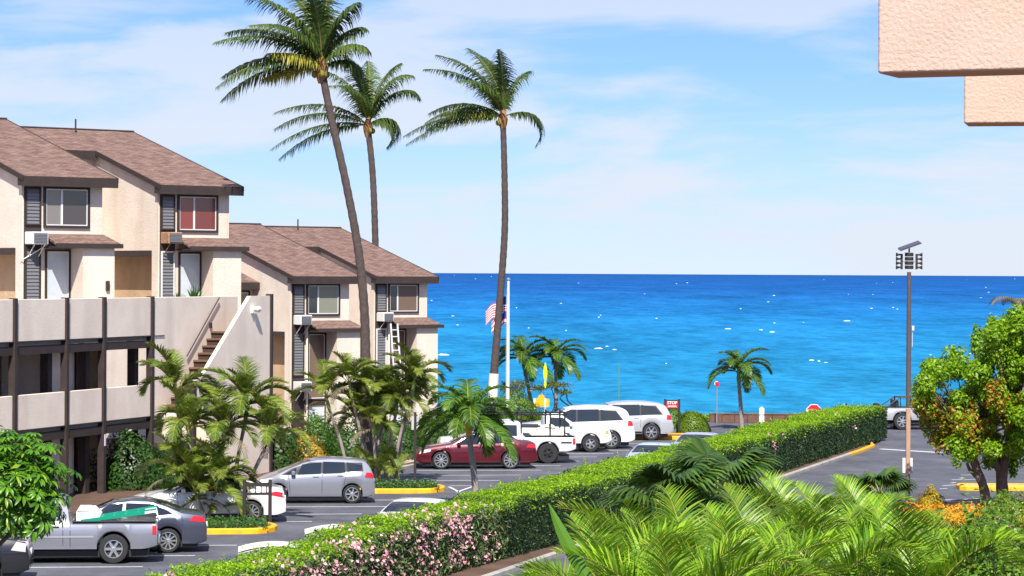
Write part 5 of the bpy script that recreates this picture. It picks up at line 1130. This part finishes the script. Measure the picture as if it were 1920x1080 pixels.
# ti plants behind the upper parapet: spiky plants in pots
for px, s_, lab in ((365, .75, 'large spiky potted plant behind the top gallery parapet'), (333, .45, 'small spiky potted plant behind the top gallery parapet')):
    q = yp(px, 552, 103.3); E = empty('potted_plant', (q.x, q.y, 5.53), 0, lab, 'plant'); rr = random.Random(px)
    MB().lathe([(.14, 0), (.2, .02), (.24, .5), (.2, .5)], 14).build('pot', mat('terracotta', (.35, .14, .07), .8), E)
    for k in range(26):
        az = rr.uniform(0, 6.28); el = rr.uniform(.3, 1.5); d = Vector((math.cos(az) * math.cos(el), math.sin(az) * math.cos(el), math.sin(el))) * s_ * 1.1; sdv = Vector((-math.sin(az), math.cos(az), 0)) * .03; o = Vector((0, 0, .95 * (1.1 - s_ * .1)))
        me = bpy.data.meshes.new('leaf'); me.from_pydata([o - sdv, o + sdv, o + d * .6 + sdv * 1.1, o + d, o + d * .6 - sdv * 1.1], [], [(0, 1, 2, 3, 4)]); me.materials.append(mid_shrub); link('leaf', me, E)
    MB().tube([(0, 0, .4), (0, 0, 1.05)], .04, 6).build('stem', bark, E)
# ---- umbrella tree at the left edge: whorls of drooping leaflets
umb = leafmat('umbrella_leaf', (.025, .105, .008), (.12, .29, .012), .32, .35, c3=(.27, .42, .02))
def whorl(seed, n=9, l=.24):
    g = np.random.default_rng(seed); V = []; Fq = []; Rn = []
    for j in range(n):
        a = 2 * math.pi * j / n + g.uniform(-.15, .15); ln = l * g.uniform(.8, 1.15); q = np.array((math.cos(a) * .05, math.sin(a) * .05, .03)); dd = np.array((math.cos(a), math.sin(a), .15)); wv = np.array((-math.sin(a), math.cos(a), 0)); b0 = len(V); rv = g.random()
        for s_, hw_ in enumerate((.010, .026, .034, .026, .004)):
            V += [q - wv * hw_, q - np.array((0, 0, .012 * (hw_ > .02))), q + wv * hw_]; q = q + dd * ln / 4; dd = dd + np.array((0, 0, -1.)) * .33; dd /= np.linalg.norm(dd)
        for s_ in range(4):
            for k in (0, 1): Fq.append((b0 + 3 * s_ + k, b0 + 3 * s_ + 1 + k, b0 + 3 * s_ + 4 + k, b0 + 3 * s_ + 3 + k)); Rn.append(rv)
    return npmesh('leaf_whorl', V, Fq, umb, Rn, smooth=True)
wm_ = [whorl(i, n) for i, n in ((1, 10), (2, 11), (3, 12), (4, 9))]
Yu = 44.0; c = yp(8, 915, Yu); base = Vector((yp(-25, 1000, Yu).x, Yu, .1))
UT = empty('umbrella_tree', base, 0, 'umbrella tree with glossy whorled leaves at the parking lot edge', 'tree')
rr = random.Random(8); cc = c - base
trunk(UT, [(0, 0, 0), (.05, 0, 1.5), (.02, 0, cc.z - .9)], (.13, .11, .09), bark_tree, 10)
for k in range(14):
    a = k * 2.4; e_ = rr.uniform(.2, 1.1); tip = cc + Vector((math.cos(a) * math.cos(e_) * .8, math.sin(a) * math.cos(e_) * .8, math.sin(e_) * .7 - .2)); b_ = MB(); s_ = Vector((.03, 0, cc.z - 1.1 + .05 * k)); b_.tube([s_, (s_ + tip) / 2 + Vector((0, 0, -.08)), tip], [.05, .032, .015], 6); b_.build('limb', bark_tree, UT)
g = np.random.default_rng(3); cnt = 0
d_ = g.normal(size=(2600, 3)); d_ /= np.linalg.norm(d_, axis=1)[:, None]; Ci = np.array(cc) + d_ * (.35 + .50 * g.random((2600, 1))); tag(leaves('inner_leaves', Ci, d_ + (0, 0, .4), .17, .35, umb, 33, .6, parent=UT), kind='stuff')
while cnt < 290:
    d = g.normal(size=3); d /= np.linalg.norm(d)
    if d[2] < -.75: continue
    lump = 1 + .10 * math.sin(d[0] * 6 + 1) * math.sin(d[2] * 5) + .06 * math.sin(d[1] * 9)
    r = lump * (.80 + .22 * g.random() if cnt % 4 else .45 + .3 * g.random())
    pos = cc + Vector((d[0] * 1.04 * r, d[1] * 1.04 * r, d[2] * 1.0 * r - .0)); az = math.atan2(d[1], d[0]); s_ = g.uniform(.62, .92)
    link('leaf_whorl', wm_[cnt % 4], UT, pos, (g.uniform(-.2, .2), max(-.1, (1.2 - d[2] * 1.2)) * .55, az), (s_,) * 3); cnt += 1
# ---- leafy tree at the right with orange young leaves
tree_leaf = leafmat('shade_tree_leaf', (.08, .22, .005), (.33, .50, .012), .45, .5)
tree_orange = leafmat('shade_tree_orange_leaf', (.45, .17, .02), (.70, .34, .04), .35, .4, c3=(.35, .07, .02))
Yt = gp(1858, 968).y; tb0 = Vector((yp(1862, 968, Yt).x, Yt, 0.1))
TR = empty('shade_tree', tb0, 0, 'broad leafy tree with orange tinted leaves and twisted grey trunks', 'tree')
def tp_(px, py, dy=0): return yp(px, py, Yt + dy) - tb0
trunk(TR, [tp_(1850, 965), tp_(1846, 920), tp_(1828, 870), tp_(1815, 820)], (.17, .15, .12), bark_tree, 10, .06)
trunk(TR, [tp_(1885, 960, .6), tp_(1878, 900, .6), tp_(1885, 850, .6), tp_(1905, 800, .6)], (.20, .19, .15), bark_tree, 10, .06)
trunk(TR, [tp_(1872, 880, .5), tp_(1858, 850, .4), tp_(1845, 810, .3)], (.13, .10, .07), bark_tree, 8, .06, 'limb')
trunk(TR, [tp_(1832, 895), tp_(1818, 880), tp_(1813, 868)], (.08, .06, .04), bark_tree, 7, .06, 'limb')
rr = random.Random(21); cents = []
for k in range(235):
    px, py = rr.uniform(1728, 2080), rr.uniform(590, 850)
    top = 690 - (px - 1735) * .62 if px < 1900 else 585 + (px - 1900) * .1
    if py < max(580, top): continue
    if py > 800 and px < 1770: continue
    cents.append((px, py, rr.uniform(-1.9, 1.9)))
cents += [(1735, 735, 0), (1752, 690, .2), (1790, 668, -.3), (1830, 640, .3), (1872, 610, -.2), (1905, 590, .2), (1770, 790, -.6), (1800, 820, -.5), (1850, 800, -.8), (1890, 790, -.8), (1745, 770, -.5), (1820, 840, .4), (1880, 850, 1.0), (1905, 840, -.6), (1930, 860, .2), (1900, 868, 1.4), (1860, 862, 1.3), (1925, 830, -1.0), (1735, 715, .3), (1728, 760, .2), (1760, 815, .3)]
Cg = []; Dg = []; Co = []; Do = []; g = np.random.default_rng(31)
for i, (px, py, dy) in enumerate(cents):
    q = np.array(tp_(px, py, dy)); n = 340
    d = g.normal(size=(n, 3)); d /= np.linalg.norm(d, axis=1)[:, None]; pts = q + d * (g.random((n, 1)) ** .4) * (np.array((.42, .42, .36)) if i % 3 else np.array((.20, .20, .62))) * rr.uniform(.75, 1.2)
    orange = (735 < py < 830 and rr.random() < .62) or (px < 1790 and py > 735)
    no = int(n * (.45 if orange else .0)); Cg.append(pts[no:]); Dg.append(d[no:] + (0, 0, .6)); Co.append(pts[:no]); Do.append(d[:no] + (0, 0, .6))
    if i % 2 == 0:
        s_ = tp_(1815, 820) if px < 1840 else tp_(1905, 800, .6); b_ = MB(); b_.tube([s_, (s_ + Vector(q)) / 2 + Vector((0, 0, .1)), Vector(q)], [.05, .03, .012], 5); b_.build('limb', bark_tree, TR)
tag(leaves('crown', np.concatenate(Cg), np.concatenate(Dg), .145, .48, tree_leaf, 3, .6, parent=TR), kind='stuff')
tag(leaves('orange_leaves', np.concatenate(Co), np.concatenate(Do), .145, .5, tree_orange, 4, .6, parent=TR), kind='stuff')
# dry palm crown peeping over the tree at the right edge, with its leaning stem
q = yp(1915, 590, 120); E = empty('windworn_palm', (q.x, q.y, .1), 0, 'windworn greyish palm peeping over the leafy tree', 'palm tree'); ct = q - Vector((q.x, q.y, .1))
trunk(E, [(0, 0, 0), (0, 0, ct.z * .6), ct], (.14, .10), bark_grey, 8)
df = frond('frond', 1.9, R(70), R(130), 34, .42, .04, dry_leaf, 460, droop=1.0, vang=.3, r0=.03)
for k in range(9): link('frond', df, E, ct, (0, 0, 2.4 * k + 2.6), (rg.uniform(.8, 1.1),) * 3)
MB().tube([ct, ct + Vector((.25, 0, 1.2)), ct + Vector((.55, 0, 2.4))], [.05, .045, .03], 6).build('spear', bark_grey, E)
# ---- shrubs at the lower right
for i, (px, py, Y, rx, rz, m_, lab, fl) in enumerate((
        (1905, 985, 62, 1.5, 1.7, lime_leaf, 'light green shrub beside the tree trunks', None), (1850, 1040, 50, 1.2, 1.3, mid_shrub, 'mid green shrub below the tree trunk', None), (1900, 1075, 38, 1.0, 1.2, lime_leaf, 'light green shrub with orange tipped leaves in the corner bed', (orange_fl, 50, .06)),
        (1820, 1085, 36, .8, .9, mid_shrub, 'low round leaved shrub in the corner bed', None), (1760, 1050, 52, .9, .9, mid_shrub, 'low green shrub behind the areca fronds', None), (1868, 955, 80, .9, 1.0, lime_leaf, 'bright shrub at the foot of the twin trunks', None),
        (1900, 905, 84, 1.0, 1.0, lime_leaf, 'yellow green shrub between the trunks and the drive', (yellow_leaf, 60, .09)), (1890, 958, 78, .5, .75, mid_shrub, 'small shrub with pink flowers by the tree trunk', (leafmat('magenta_petal', (.6, .12, .25), (.75, .3, .4), .3), 60, .10)))):
    q = yp(px, py, Y); ht = q.z; rz = max(rz, ht + .25) if Y < 55 else rz; bush((q.x, Y, .1), rx, rx, rz, int(2200 * rx * max(1, rz * .8)), .10, m_, lab, 90 + i, flowers=fl)
p = gp(1745, 968); bush((p.x, p.y, .15), .48, .45, .72, 1900, .08, yellow_leaf, 'small yellow bush beside the orange flower bed', 120)
# orange flower bed inside a yellow kerb
pa, pb_, pc, pd = gp(1728, 975), gp(1850, 966), gp(1850, 1000), gp(1728, 1002)
fb = (gp(1790, 985)); E = empty('flower_bed', (fb.x, fb.y, 0), 0, 'orange flower bed inside a yellow kerb by the drive', 'flower bed')
loop = [Vector((x, y, 0)) - Vector((fb.x, fb.y, 0)) for x, y in ((pd.x + .1, pd.y - .2), (pc.x, pc.y - .2), (pb_.x + 1.5, pb_.y + .2), (pa.x, pa.y + .2))]
kerb_path(loop, .22, .2, 'kerb', yellow, E, close=True)
n = 9000; C = np.stack([g.uniform(pd.x + .1, pb_.x + 1, n) - fb.x, g.uniform(pd.y, pb_.y, n) - fb.y, .15 + .30 * g.random(n) ** .7], 1)
tag(leaves('flowers', C[:6500], np.tile((0, -.3, 1), (6500, 1)), .075, .8, orange_fl, 55, .6, parent=E), kind='stuff'); tag(leaves('foliage', C[6500:] - np.array((0, 0, .06)), np.tile((0, 0, 1), (2500, 1)), .08, .5, mid_shrub, 56, .7, parent=E), kind='stuff')
pi_ = gp(1835, 918); E = empty('traffic_island', (pi_.x, pi_.y, 0), 0, 'yellow kerbed island in the drive behind the twin trunks', 'traffic island')
kerb_path([(-.75, -.35), (-.55, -.55), (2.4, -.55), (2.4, .9), (-.55, .9), (-.75, .5)], .18, .17, 'kerb', yellow, E, close=True)
me = bpy.data.meshes.new('soil'); me.from_pydata([(-.6, -.4, .12), (2.3, -.4, .12), (2.3, .75, .12), (-.6, .75, .12)], [], [(0, 1, 2, 3)]); me.materials.append(pave); link('soil', me, E)
# windswept shore tree behind the cars
q = yp(1015, 790, 145.5); E = empty('shore_tree', (q.x, q.y, 0), 0, 'windswept shore tree with flat crown and bare dark limbs', 'tree')
def sp_(px, py): v = yp(px, py, 145.5); return v - Vector((q.x, q.y, 0))
for pl, rd in (([(1015, 790), (1005, 775), (985, 770), (978, 745), (985, 728), (975, 722)], .06), ([(1010, 785), (1035, 772), (1040, 750), (1034, 728)], .05), ([(1020, 788), (1070, 768), (1050, 748), (1062, 735)], .06), ([(1085, 768), (1065, 752), (1062, 735), (1055, 725)], .05), ([(1040, 768), (1075, 766), (1085, 768)], .05)):
    trunk(E, [sp_(*a) for a in pl], (rd, rd * .45), twig_dark, 6, 0, 'limb')
sl_ = leafmat('shore_leaf', (.10, .13, .03), (.26, .28, .07), .3, .5, c3=(.25, .16, .12)); Cs = []
for px, py, wx, wz in ((975, 720, 24, 7), (965, 730, 22, 8), (1010, 728, 18, 6), (1050, 722, 20, 5), (1058, 735, 14, 4), (1035, 722, 14, 6), (950, 726, 12, 8)):
    n = 420; a = np.array(sp_(px, py)); Cs.append(a + g.normal(size=(n, 3)) * np.array((wx / 35 * .5, .5, wz / 35 * .5)))
Cs = np.concatenate(Cs); tag(leaves('crown', Cs, np.tile((0, 0, 1), (len(Cs), 1)), .13, .4, sl_, 71, .7, parent=E), kind='stuff')
# grass tufts on the shore bank
n = 9000; C = np.stack([g.uniform(-6, 26, n), g.uniform(143.4, 146.2, n), .10 + .22 * g.random(n) ** 2], 1)
tag(leaves('shore_grass', C, np.tile((0, -.6, 1), (n, 1)), .22, .25, clip_leaf, 72, .8), 'rough green grass along the shore bank', 'grass', kind='stuff')
# ================================================================ STREET FURNITURE
tanp = mat('tan_wood_post', (.42, .27, .19), .8, var=(4, .15)); darkp = mat('dark_sign_post', (.025, .018, .018), .6); sign_red = mat('sign_red', (.55, .012, .022), .45); sign_white = mat('sign_white', (.80, .80, .80), .5)
sign_yel = mat('sign_yellow', (.85, .42, .008), .5); polem = mat('pole_brown', (.085, .066, .068), .55, var=(2, .15)); polew = mat('pole_white', (.74, .72, .68), .5); greenp = mat('pole_green', (.10, .25, .16), .5); lime = mat('lime_banner', (.55, .70, .02), .6)
def text_mesh(body, size, m, parent, loc, rz, name='lettering', ex=.004):
    cu = bpy.data.curves.new(name, 'FONT'); cu.body = body; cu.size = size; cu.align_x = 'CENTER'; cu.align_y = 'CENTER'; cu.extrude = ex; cu.offset = size * .02
    t = bpy.data.objects.new('tmp', cu); col.objects.link(t); dg = bpy.context.evaluated_depsgraph_get(); me = bpy.data.meshes.new_from_object(t.evaluated_get(dg)); bpy.data.objects.remove(t)
    me.materials.clear(); me.materials.append(m); o = link(name, me, parent, loc, (R(90), 0, rz)); return o
# stop notice board
a = yp(1260, 806, 131.5); px_m = F / 131.5
E = empty('notice_board', (a.x, 131.5, .1), 0, 'red stop notice board on two dark posts above the bushes', 'sign')
zt_ = CH - ab(1260, 748)[1] / px_m - .1; zb2 = CH - ab(1260, 765)[1] / px_m - .1
for s_ in (-1, 1): MB().box(s_ * .34 - .05, s_ * .34 + .05, -.05, .05, 0, zt_, .008).build('post', darkp, E)
MB().box(-.289, .289, -.03, .03, zb2, zt_ - .10).build('panel', sign_red, E)
MB().box(-.289, .289, -.035, .035, zt_ - .098, zt_ - .05).build('top_rail', darkp, E); MB().box(-.289, .289, -.035, .035, zb2 - .05, zb2 - .002).build('bottom_rail', darkp, E)
text_mesh('STOP', .20, sign_white, E, (0, -.036, zb2 + .25), 0)
for k in range(2): MB().box(-.23 + .02 * k, .23 - .03 * k, -.036, -.031, zb2 + .05 + .045 * k, zb2 + .072 + .045 * k).build('small_print', sign_white, E)
# octagonal stop sign showing over the hedge
Y = 131.0; a = yp(1526, 772, Y); E = empty('stop_sign', (a.x, Y, .0), 0, 'red octagonal stop sign rising over the far end of the hedge', 'sign')
zc = a.z; oc = [(.39 * math.cos(R(22.5 + 45 * k)), zc + .39 * math.sin(R(22.5 + 45 * k))) for k in range(8)]; oi = [((x) * .92, zc + (z - zc) * .92) for x, z in oc]
MB().prism(oc, 'y', -.012, .0).build('plate', sign_white, E); MB().prism(oi, 'y', -.016, -.0125).build('face', sign_red, E); text_mesh('STOP', .29, sign_white, E, (0, -.019, zc - .02), 0)
MB().tube([(0, .035, 0), (0, .035, zc + .3)], .03, 8).build('post', steel, E)
# siren mast
Y = 145.0; a = yp(1703, 800, Y); E = empty('siren_mast', (a.x, Y, 0), 0, 'tall brown warning siren mast with stacked horns and solar panel', 'siren'); m_ = F / Y
zz = lambda py: CH - (ab(1703, py)[1]) / m_
MB().tube([(0, 0, 0), (0, 0, zz(640)), (0, 0, zz(510))], [.14, .125, .11], 14).build('mast', polem, E, smooth=True)
for k in range(4):
    z = zz(504.5) + k * (zz(478) - zz(505)) / 3.4
    b_ = MB(); b_.lathe([(.20, 0), (.235, .03), (.235, .15), (.20, .18)], 16, 'z', (0, 0, z)); hd = b_.build('siren_drum', darkp, E, smooth=True)
    MB().lathe([(.24, .181), (.24, .205)], 16, 'z', (0, 0, z)).build('drum_plate', steel, E)
    for s_ in (-1, 1):
        b_ = MB(); b_.lathe([(.05, s_ * .46), (.05, s_ * .55), (.10, s_ * .66), (.12, s_ * .70)], 10, 'x', (0, 0, z + .09)); b_.build('horn', darkp, E, smooth=True)
for s_ in (-1, 1):
    MB().box(s_ * .40 - .055, s_ * .40 + .055, -.07, .07, zz(505), zz(476)).build('horn_rail', darkp, E); MB().box(min(s_ * .24, s_ * .345), max(s_ * .24, s_ * .345), -.03, .03, zz(492), zz(489)).build('arm', steel, E)
MB().tube([(0, 0, zz(478)), (0, 0, zz(462))], .045, 8).build('neck', darkp, E)
Ms = Matrix.Translation((.02, 0, zz(460.5))) @ Matrix.Rotation(R(-20), 4, 'Y') @ Matrix.Rotation(R(9), 4, 'X')
MB(Ms).box(-.58, .58, -.42, .42, -.025, .025).build('solar_panel', mat('solar_cells', (.05, .04, .045), .2), E); MB(Ms).box(-.6, .6, -.44, .44, -.045, -.027).build('panel_frame', steel, E)
MB().box(.16, .28, -.1, .1, zz(620), zz(611), .02).build('control_lamp', ac_white, E); MB().tube([(.2, 0, zz(620)), (.2, 0, zz(650))], .012, 5).build('conduit', alu, E)
# tan sign post with the back of a sign
a = gp(1702, 945); E = empty('sign_post', (a.x, a.y, 0), 0, 'tan wooden post carrying a small white sign by the drive', 'sign'); m_ = F / a.y
h = (945 - 766) / m_; MB().box(-.075, .075, -.075, .075, 0, h, .015).build('post', tanp, E); z0 = (945 - 887) / m_; z1 = (945 - 859) / m_
MB().box(-.17, .17, .078, .09, z0, z1, .003).build('sign_plate', sign_white, E)
# dark posts with small white signs on the islands
a = gp(778, 912); E = empty('sign_post', (a.x, a.y, 0.1), 0, 'slim dark post with small white sign before the maroon sedan', 'sign'); m_ = F / a.y; h = (912 - 783) / m_
MB().box(-.045, .045, -.045, .045, 0, h + .1).build('post', darkp, E); MB().box(-.14, .14, .047, .06, h - .55, h - .05).build('sign_plate', mat('dull_sign', (.45, .46, .46), .6), E)
# low dark timber rail on the near island
a = gp(482, 987); E = empty('wooden_sign_frame', (a.x, a.y, .1), R(6), 'low dark timber frame sign on the near island before the white sedan', 'sign'); m_ = F / a.y
w2 = 24 / m_; h = 82 / m_
for s_ in (-1, 1): MB().box(s_ * w2 - .055, s_ * w2 + .055, -.055, .055, 0, h, .01).build('post', darkp, E)
MB().box(-w2 + .056, w2 - .056, -.03, .03, h - .22, h - .10).build('rail', darkp, E); MB().box(-w2 + .056, w2 - .056, -.028, .028, h - .48, h - .40).build('rail', darkp, E)
for k in range(4): MB().box(-w2 + .15 + k * .17, -w2 + .19 + k * .17, -.02, .02, h - .40, h - .221).build('spindle', darkp, E)
# flagpole with two flags blowing to the left
Y = 142.0; a = yp(952, 780, Y); E = empty('flagpole', (a.x, Y, .06), 0, 'white flagpole beside the whitewashed coconut palm', 'flagpole'); m_ = F / Y
zz = lambda py: CH - (ab(952, py)[1]) / m_ - .06
MB().tube([(0, 0, 0), (0, 0, zz(640)), (0, 0, zz(526))], [.095, .08, .06], 10).build('pole', polew, E, smooth=True); MB().lathe([(.02, -.1), (.1, -.03), (.1, .04), (.02, .1)], 10, 'z', (0, 0, zz(524))).build('finial', steel, E, smooth=True)
def flag_mat(name, kind):
    m = bpy.data.materials.new(name); m.use_nodes = True; t = m.node_tree; b = t.nodes['Principled BSDF']; b.inputs['Roughness'].default_value = .8; n_ = t.nodes.new; L = t.links.new
    uv = n_('ShaderNodeUVMap'); sp = n_('ShaderNodeSeparateXYZ'); L(uv.outputs[0], sp.inputs[0])
    def mt(op, a, bval): k = n_('ShaderNodeMath'); k.operation = op; L(a, k.inputs[0]); k.inputs[1].default_value = bval; return k.outputs[0]
    if kind == 'usa':
        st_ = mt('GREATER_THAN', mt('MODULO', mt('MULTIPLY', sp.outputs[1], 6.5), 1.0), .5)
    else: st_ = mt('GREATER_THAN', mt('MODULO', mt('MULTIPLY', sp.outputs[1], 2.67), 1.0), .4)
    mx = n_('ShaderNodeMix'); mx.data_type = 'RGBA'; L(st_, mx.inputs[0]); mx.inputs[6].default_value = (.62, .02, .04, 1); mx.inputs[7].default_value = (.80, .80, .82, 1)
    can = n_('ShaderNodeMath'); can.operation = 'MULTIPLY'; L(mt('LESS_THAN', sp.outputs[0], .40), can.inputs[0]); L(mt('GREATER_THAN', sp.outputs[1], .46), can.inputs[1])
    m2_ = n_('ShaderNodeMix'); m2_.data_type = 'RGBA'; L(can.outputs[0], m2_.inputs[0]); L(mx.outputs[2], m2_.inputs[6]); m2_.inputs[7].default_value = (.02, .03, .22, 1); L(m2_.outputs[2], b.inputs['Base Color']); return m
for kind, pyt, hgt, ln, lab in (('usa', 556, .80, 1.25, 'red and white striped flag with blue canton flying at the top'), ('state', 585, .62, .9, 'striped flag flying below the larger flag on the same pole')):
    me = bpy.data.meshes.new('cloth'); nx, nz = 14, 7; vs = []; uvs = []
    for i in range(nx + 1):
        for j in range(nz + 1):
            u, v = i / nx, j / nz; vs.append((-.10 - u * ln * .86, .10 * math.sin(u * 9 + v) * u, v * hgt - .55 * ln * u ** 1.3 + .05 * math.sin(u * 11))); uvs.append((u, v))
    fs = [(i * (nz + 1) + j, (i + 1) * (nz + 1) + j, (i + 1) * (nz + 1) + j + 1, i * (nz + 1) + j + 1) for i in range(nx) for j in range(nz)]
    me.from_pydata(vs, [], fs); uvl = me.uv_layers.new(name='UVMap')
    for lp in me.loops: uvl.data[lp.index].uv = uvs[lp.vertex_index]
    me.materials.append(flag_mat('flag_cloth_' + kind, kind)); fo = link('flag', me, None, (a.x, Y, zz(pyt + 0) + .06 - hgt)); tag(fo, lab, 'flag')
MB().tube([(-.1, 0, zz(540)), (-.1, 0, .9)], .008, 4).build('halyard', polew, E)
# yellow beach sign on white posts
Y = 144.5; a = yp(1015, 775, Y); m_ = F / Y; E = empty('yellow_sign', (a.x, Y, .06), 0, 'yellow arched sign board between two white posts at the shore', 'sign'); zz = lambda py: CH - (ab(1015, py)[1]) / m_ - .06
for x in (1002, 1022): xx = (x - 1015) / m_; MB().box(xx - .05, xx + .05, -.06, -.005, 0, zz(747), .008).build('post', polew, E)
arch = [(-.42, zz(763)), (.42, zz(763)), (.42, zz(748)), (.20, zz(747)), (.14, zz(742)), (.02, zz(738)), (-.12, zz(741)), (-.2, zz(747)), (-.42, zz(748))]
MB().prism(arch, 'y', 0, .04).build('board', sign_yel, E)
# lime feather banner
a = yp(1022, 780, 144.8); E = empty('feather_banner', (a.x, 144.8, .06), 0, 'lime green leaf shaped banner on a thin pole between the shore palms', 'banner'); zz = lambda py: CH - (ab(1022, py)[1]) / m_ - .06
b_ = MB(); vs = []; prf = [(680, .02), (690, .09), (700, .115), (708, .09), (714, .045), (717, .06), (722, .075), (728, .03)]
for py, hw_ in prf: vs += [(-hw_, 0, zz(py)), (0, -.02, zz(py)), (hw_, 0, zz(py)), (0, .02, zz(py))]
b_.add(vs, [(4 * i + k, 4 * i + (k + 1) % 4, 4 * i + 4 + (k + 1) % 4, 4 * i + 4 + k) for i in range(len(prf) - 1) for k in range(4)]); b_.build('cloth', lime, E)
MB().tube([(0, .03, 0), (0, .03, zz(682))], .02, 6).build('pole', steel, E)
# slim poles on the shore
for px, pt_, Y, m__, lab, plate in ((1160, 680, 143.5, greenp, 'thin green pole standing at the shore behind the silver vehicle', None), (1344, 716, 141.5, steel, 'thin steel pole with small red and white sign beside the lone palm', sign_red)):
    a = yp(px, 785, Y); E = empty('slim_pole', (a.x, Y, 0), 0, lab, 'pole'); zz = lambda py: CH - (ab(px, py)[1]) * Y / F
    MB().tube([(0, 0, 0), (0, 0, zz(pt_))], .03, 6).build('pole', m__, E)
    if plate:
        MB().lathe([(.02, -.05), (.12, -.05), (.12, -.04), (.02, -.04)], 14, 'y', (-.02, 0, zz(719))).build('sign_plate', sign_white, E); MB().box(-.1, .1, -.06, -.051, zz(724), zz(716)).build('red_panel', sign_red, E)
# white marker post with two plates
Y = 141.0; a = yp(1428, 792, Y); E = empty('marker_post', (a.x, Y, 0), 0, 'white marker post with two plates on the low wall by the road', 'post'); zz = lambda py: CH - (ab(1428, py)[1]) * Y / F
MB().box(-.06, .06, -.04, .04, 0, zz(763), .008).build('post', polew, E); MB().box(-.13, .13, -.06, -.041, zz(777), zz(765), .004).build('plate', sign_white, E); MB().box(-.13, .13, -.06, -.041, zz(791), zz(779), .004).build('plate', sign_white, E)
# low brown wall along the coast road
b_ = MB(); wx0, wx1 = yp(1330, 790, 142.6).x, yp(1660, 790, 142.6).x
E = empty('low_wall', ((wx0 + wx1) / 2, 142.6, 0), 0, 'low brown wall with grass behind it along the coast road', 'wall'); L = (wx1 - wx0) / 2
n = 14
for k in range(n): MB().box(-L + 2 * L * k / n + .006, -L + 2 * L * (k + 1) / n - .006, -.12, .12 + .01 * (k % 2), 0, .40 + .008 * (k % 3), .015).build('block', mat('brown_block', (.14, .07, .05), .85, var=(3, .2)), E)
MB().box(-L, L, -.15, .16, .421, .48, .01).build('coping', mat('brown_block', (0, 0, 0)), E)
# ================================================================ BALCONIES OF THE CAMERA'S OWN BUILDING (upper right)
peach = mat('peach_stucco', (.56, .415, .33), .95, var=(3.0, .10), bump=(80, 0.55, .008), dirt=(2.2, (.55, .38, .25), .5))
def balcony(x0px, bpx, Y, ang, label):
    p = yp(x0px, bpx, Y); E = empty('balcony', (p.x, Y, p.z), R(ang), label, 'balcony')
    b_ = MB(); b_.box(0, 3.4, 0, .21, 0, 1.25, .006)
    o = b_.build('parapet', peach, E); bv = o.modifiers.new('b', 'BEVEL'); bv.width = .004; bv.segments = 3
    MB().box(.7, 3.4, .212, 2.2, .12, .28).build('floor_slab', peach, E)
    MB().box(3.2, 3.4, .212, 2.2, .281, 1.25).build('side_wall', peach, E)
    return E
balcony(1645, 138, 8.0, -24, 'peach stucco balcony parapet overhead, the larger one in front')
balcony(1807, 232, 10.6, -13, 'peach stucco balcony parapet overhead, the smaller one set behind the larger')
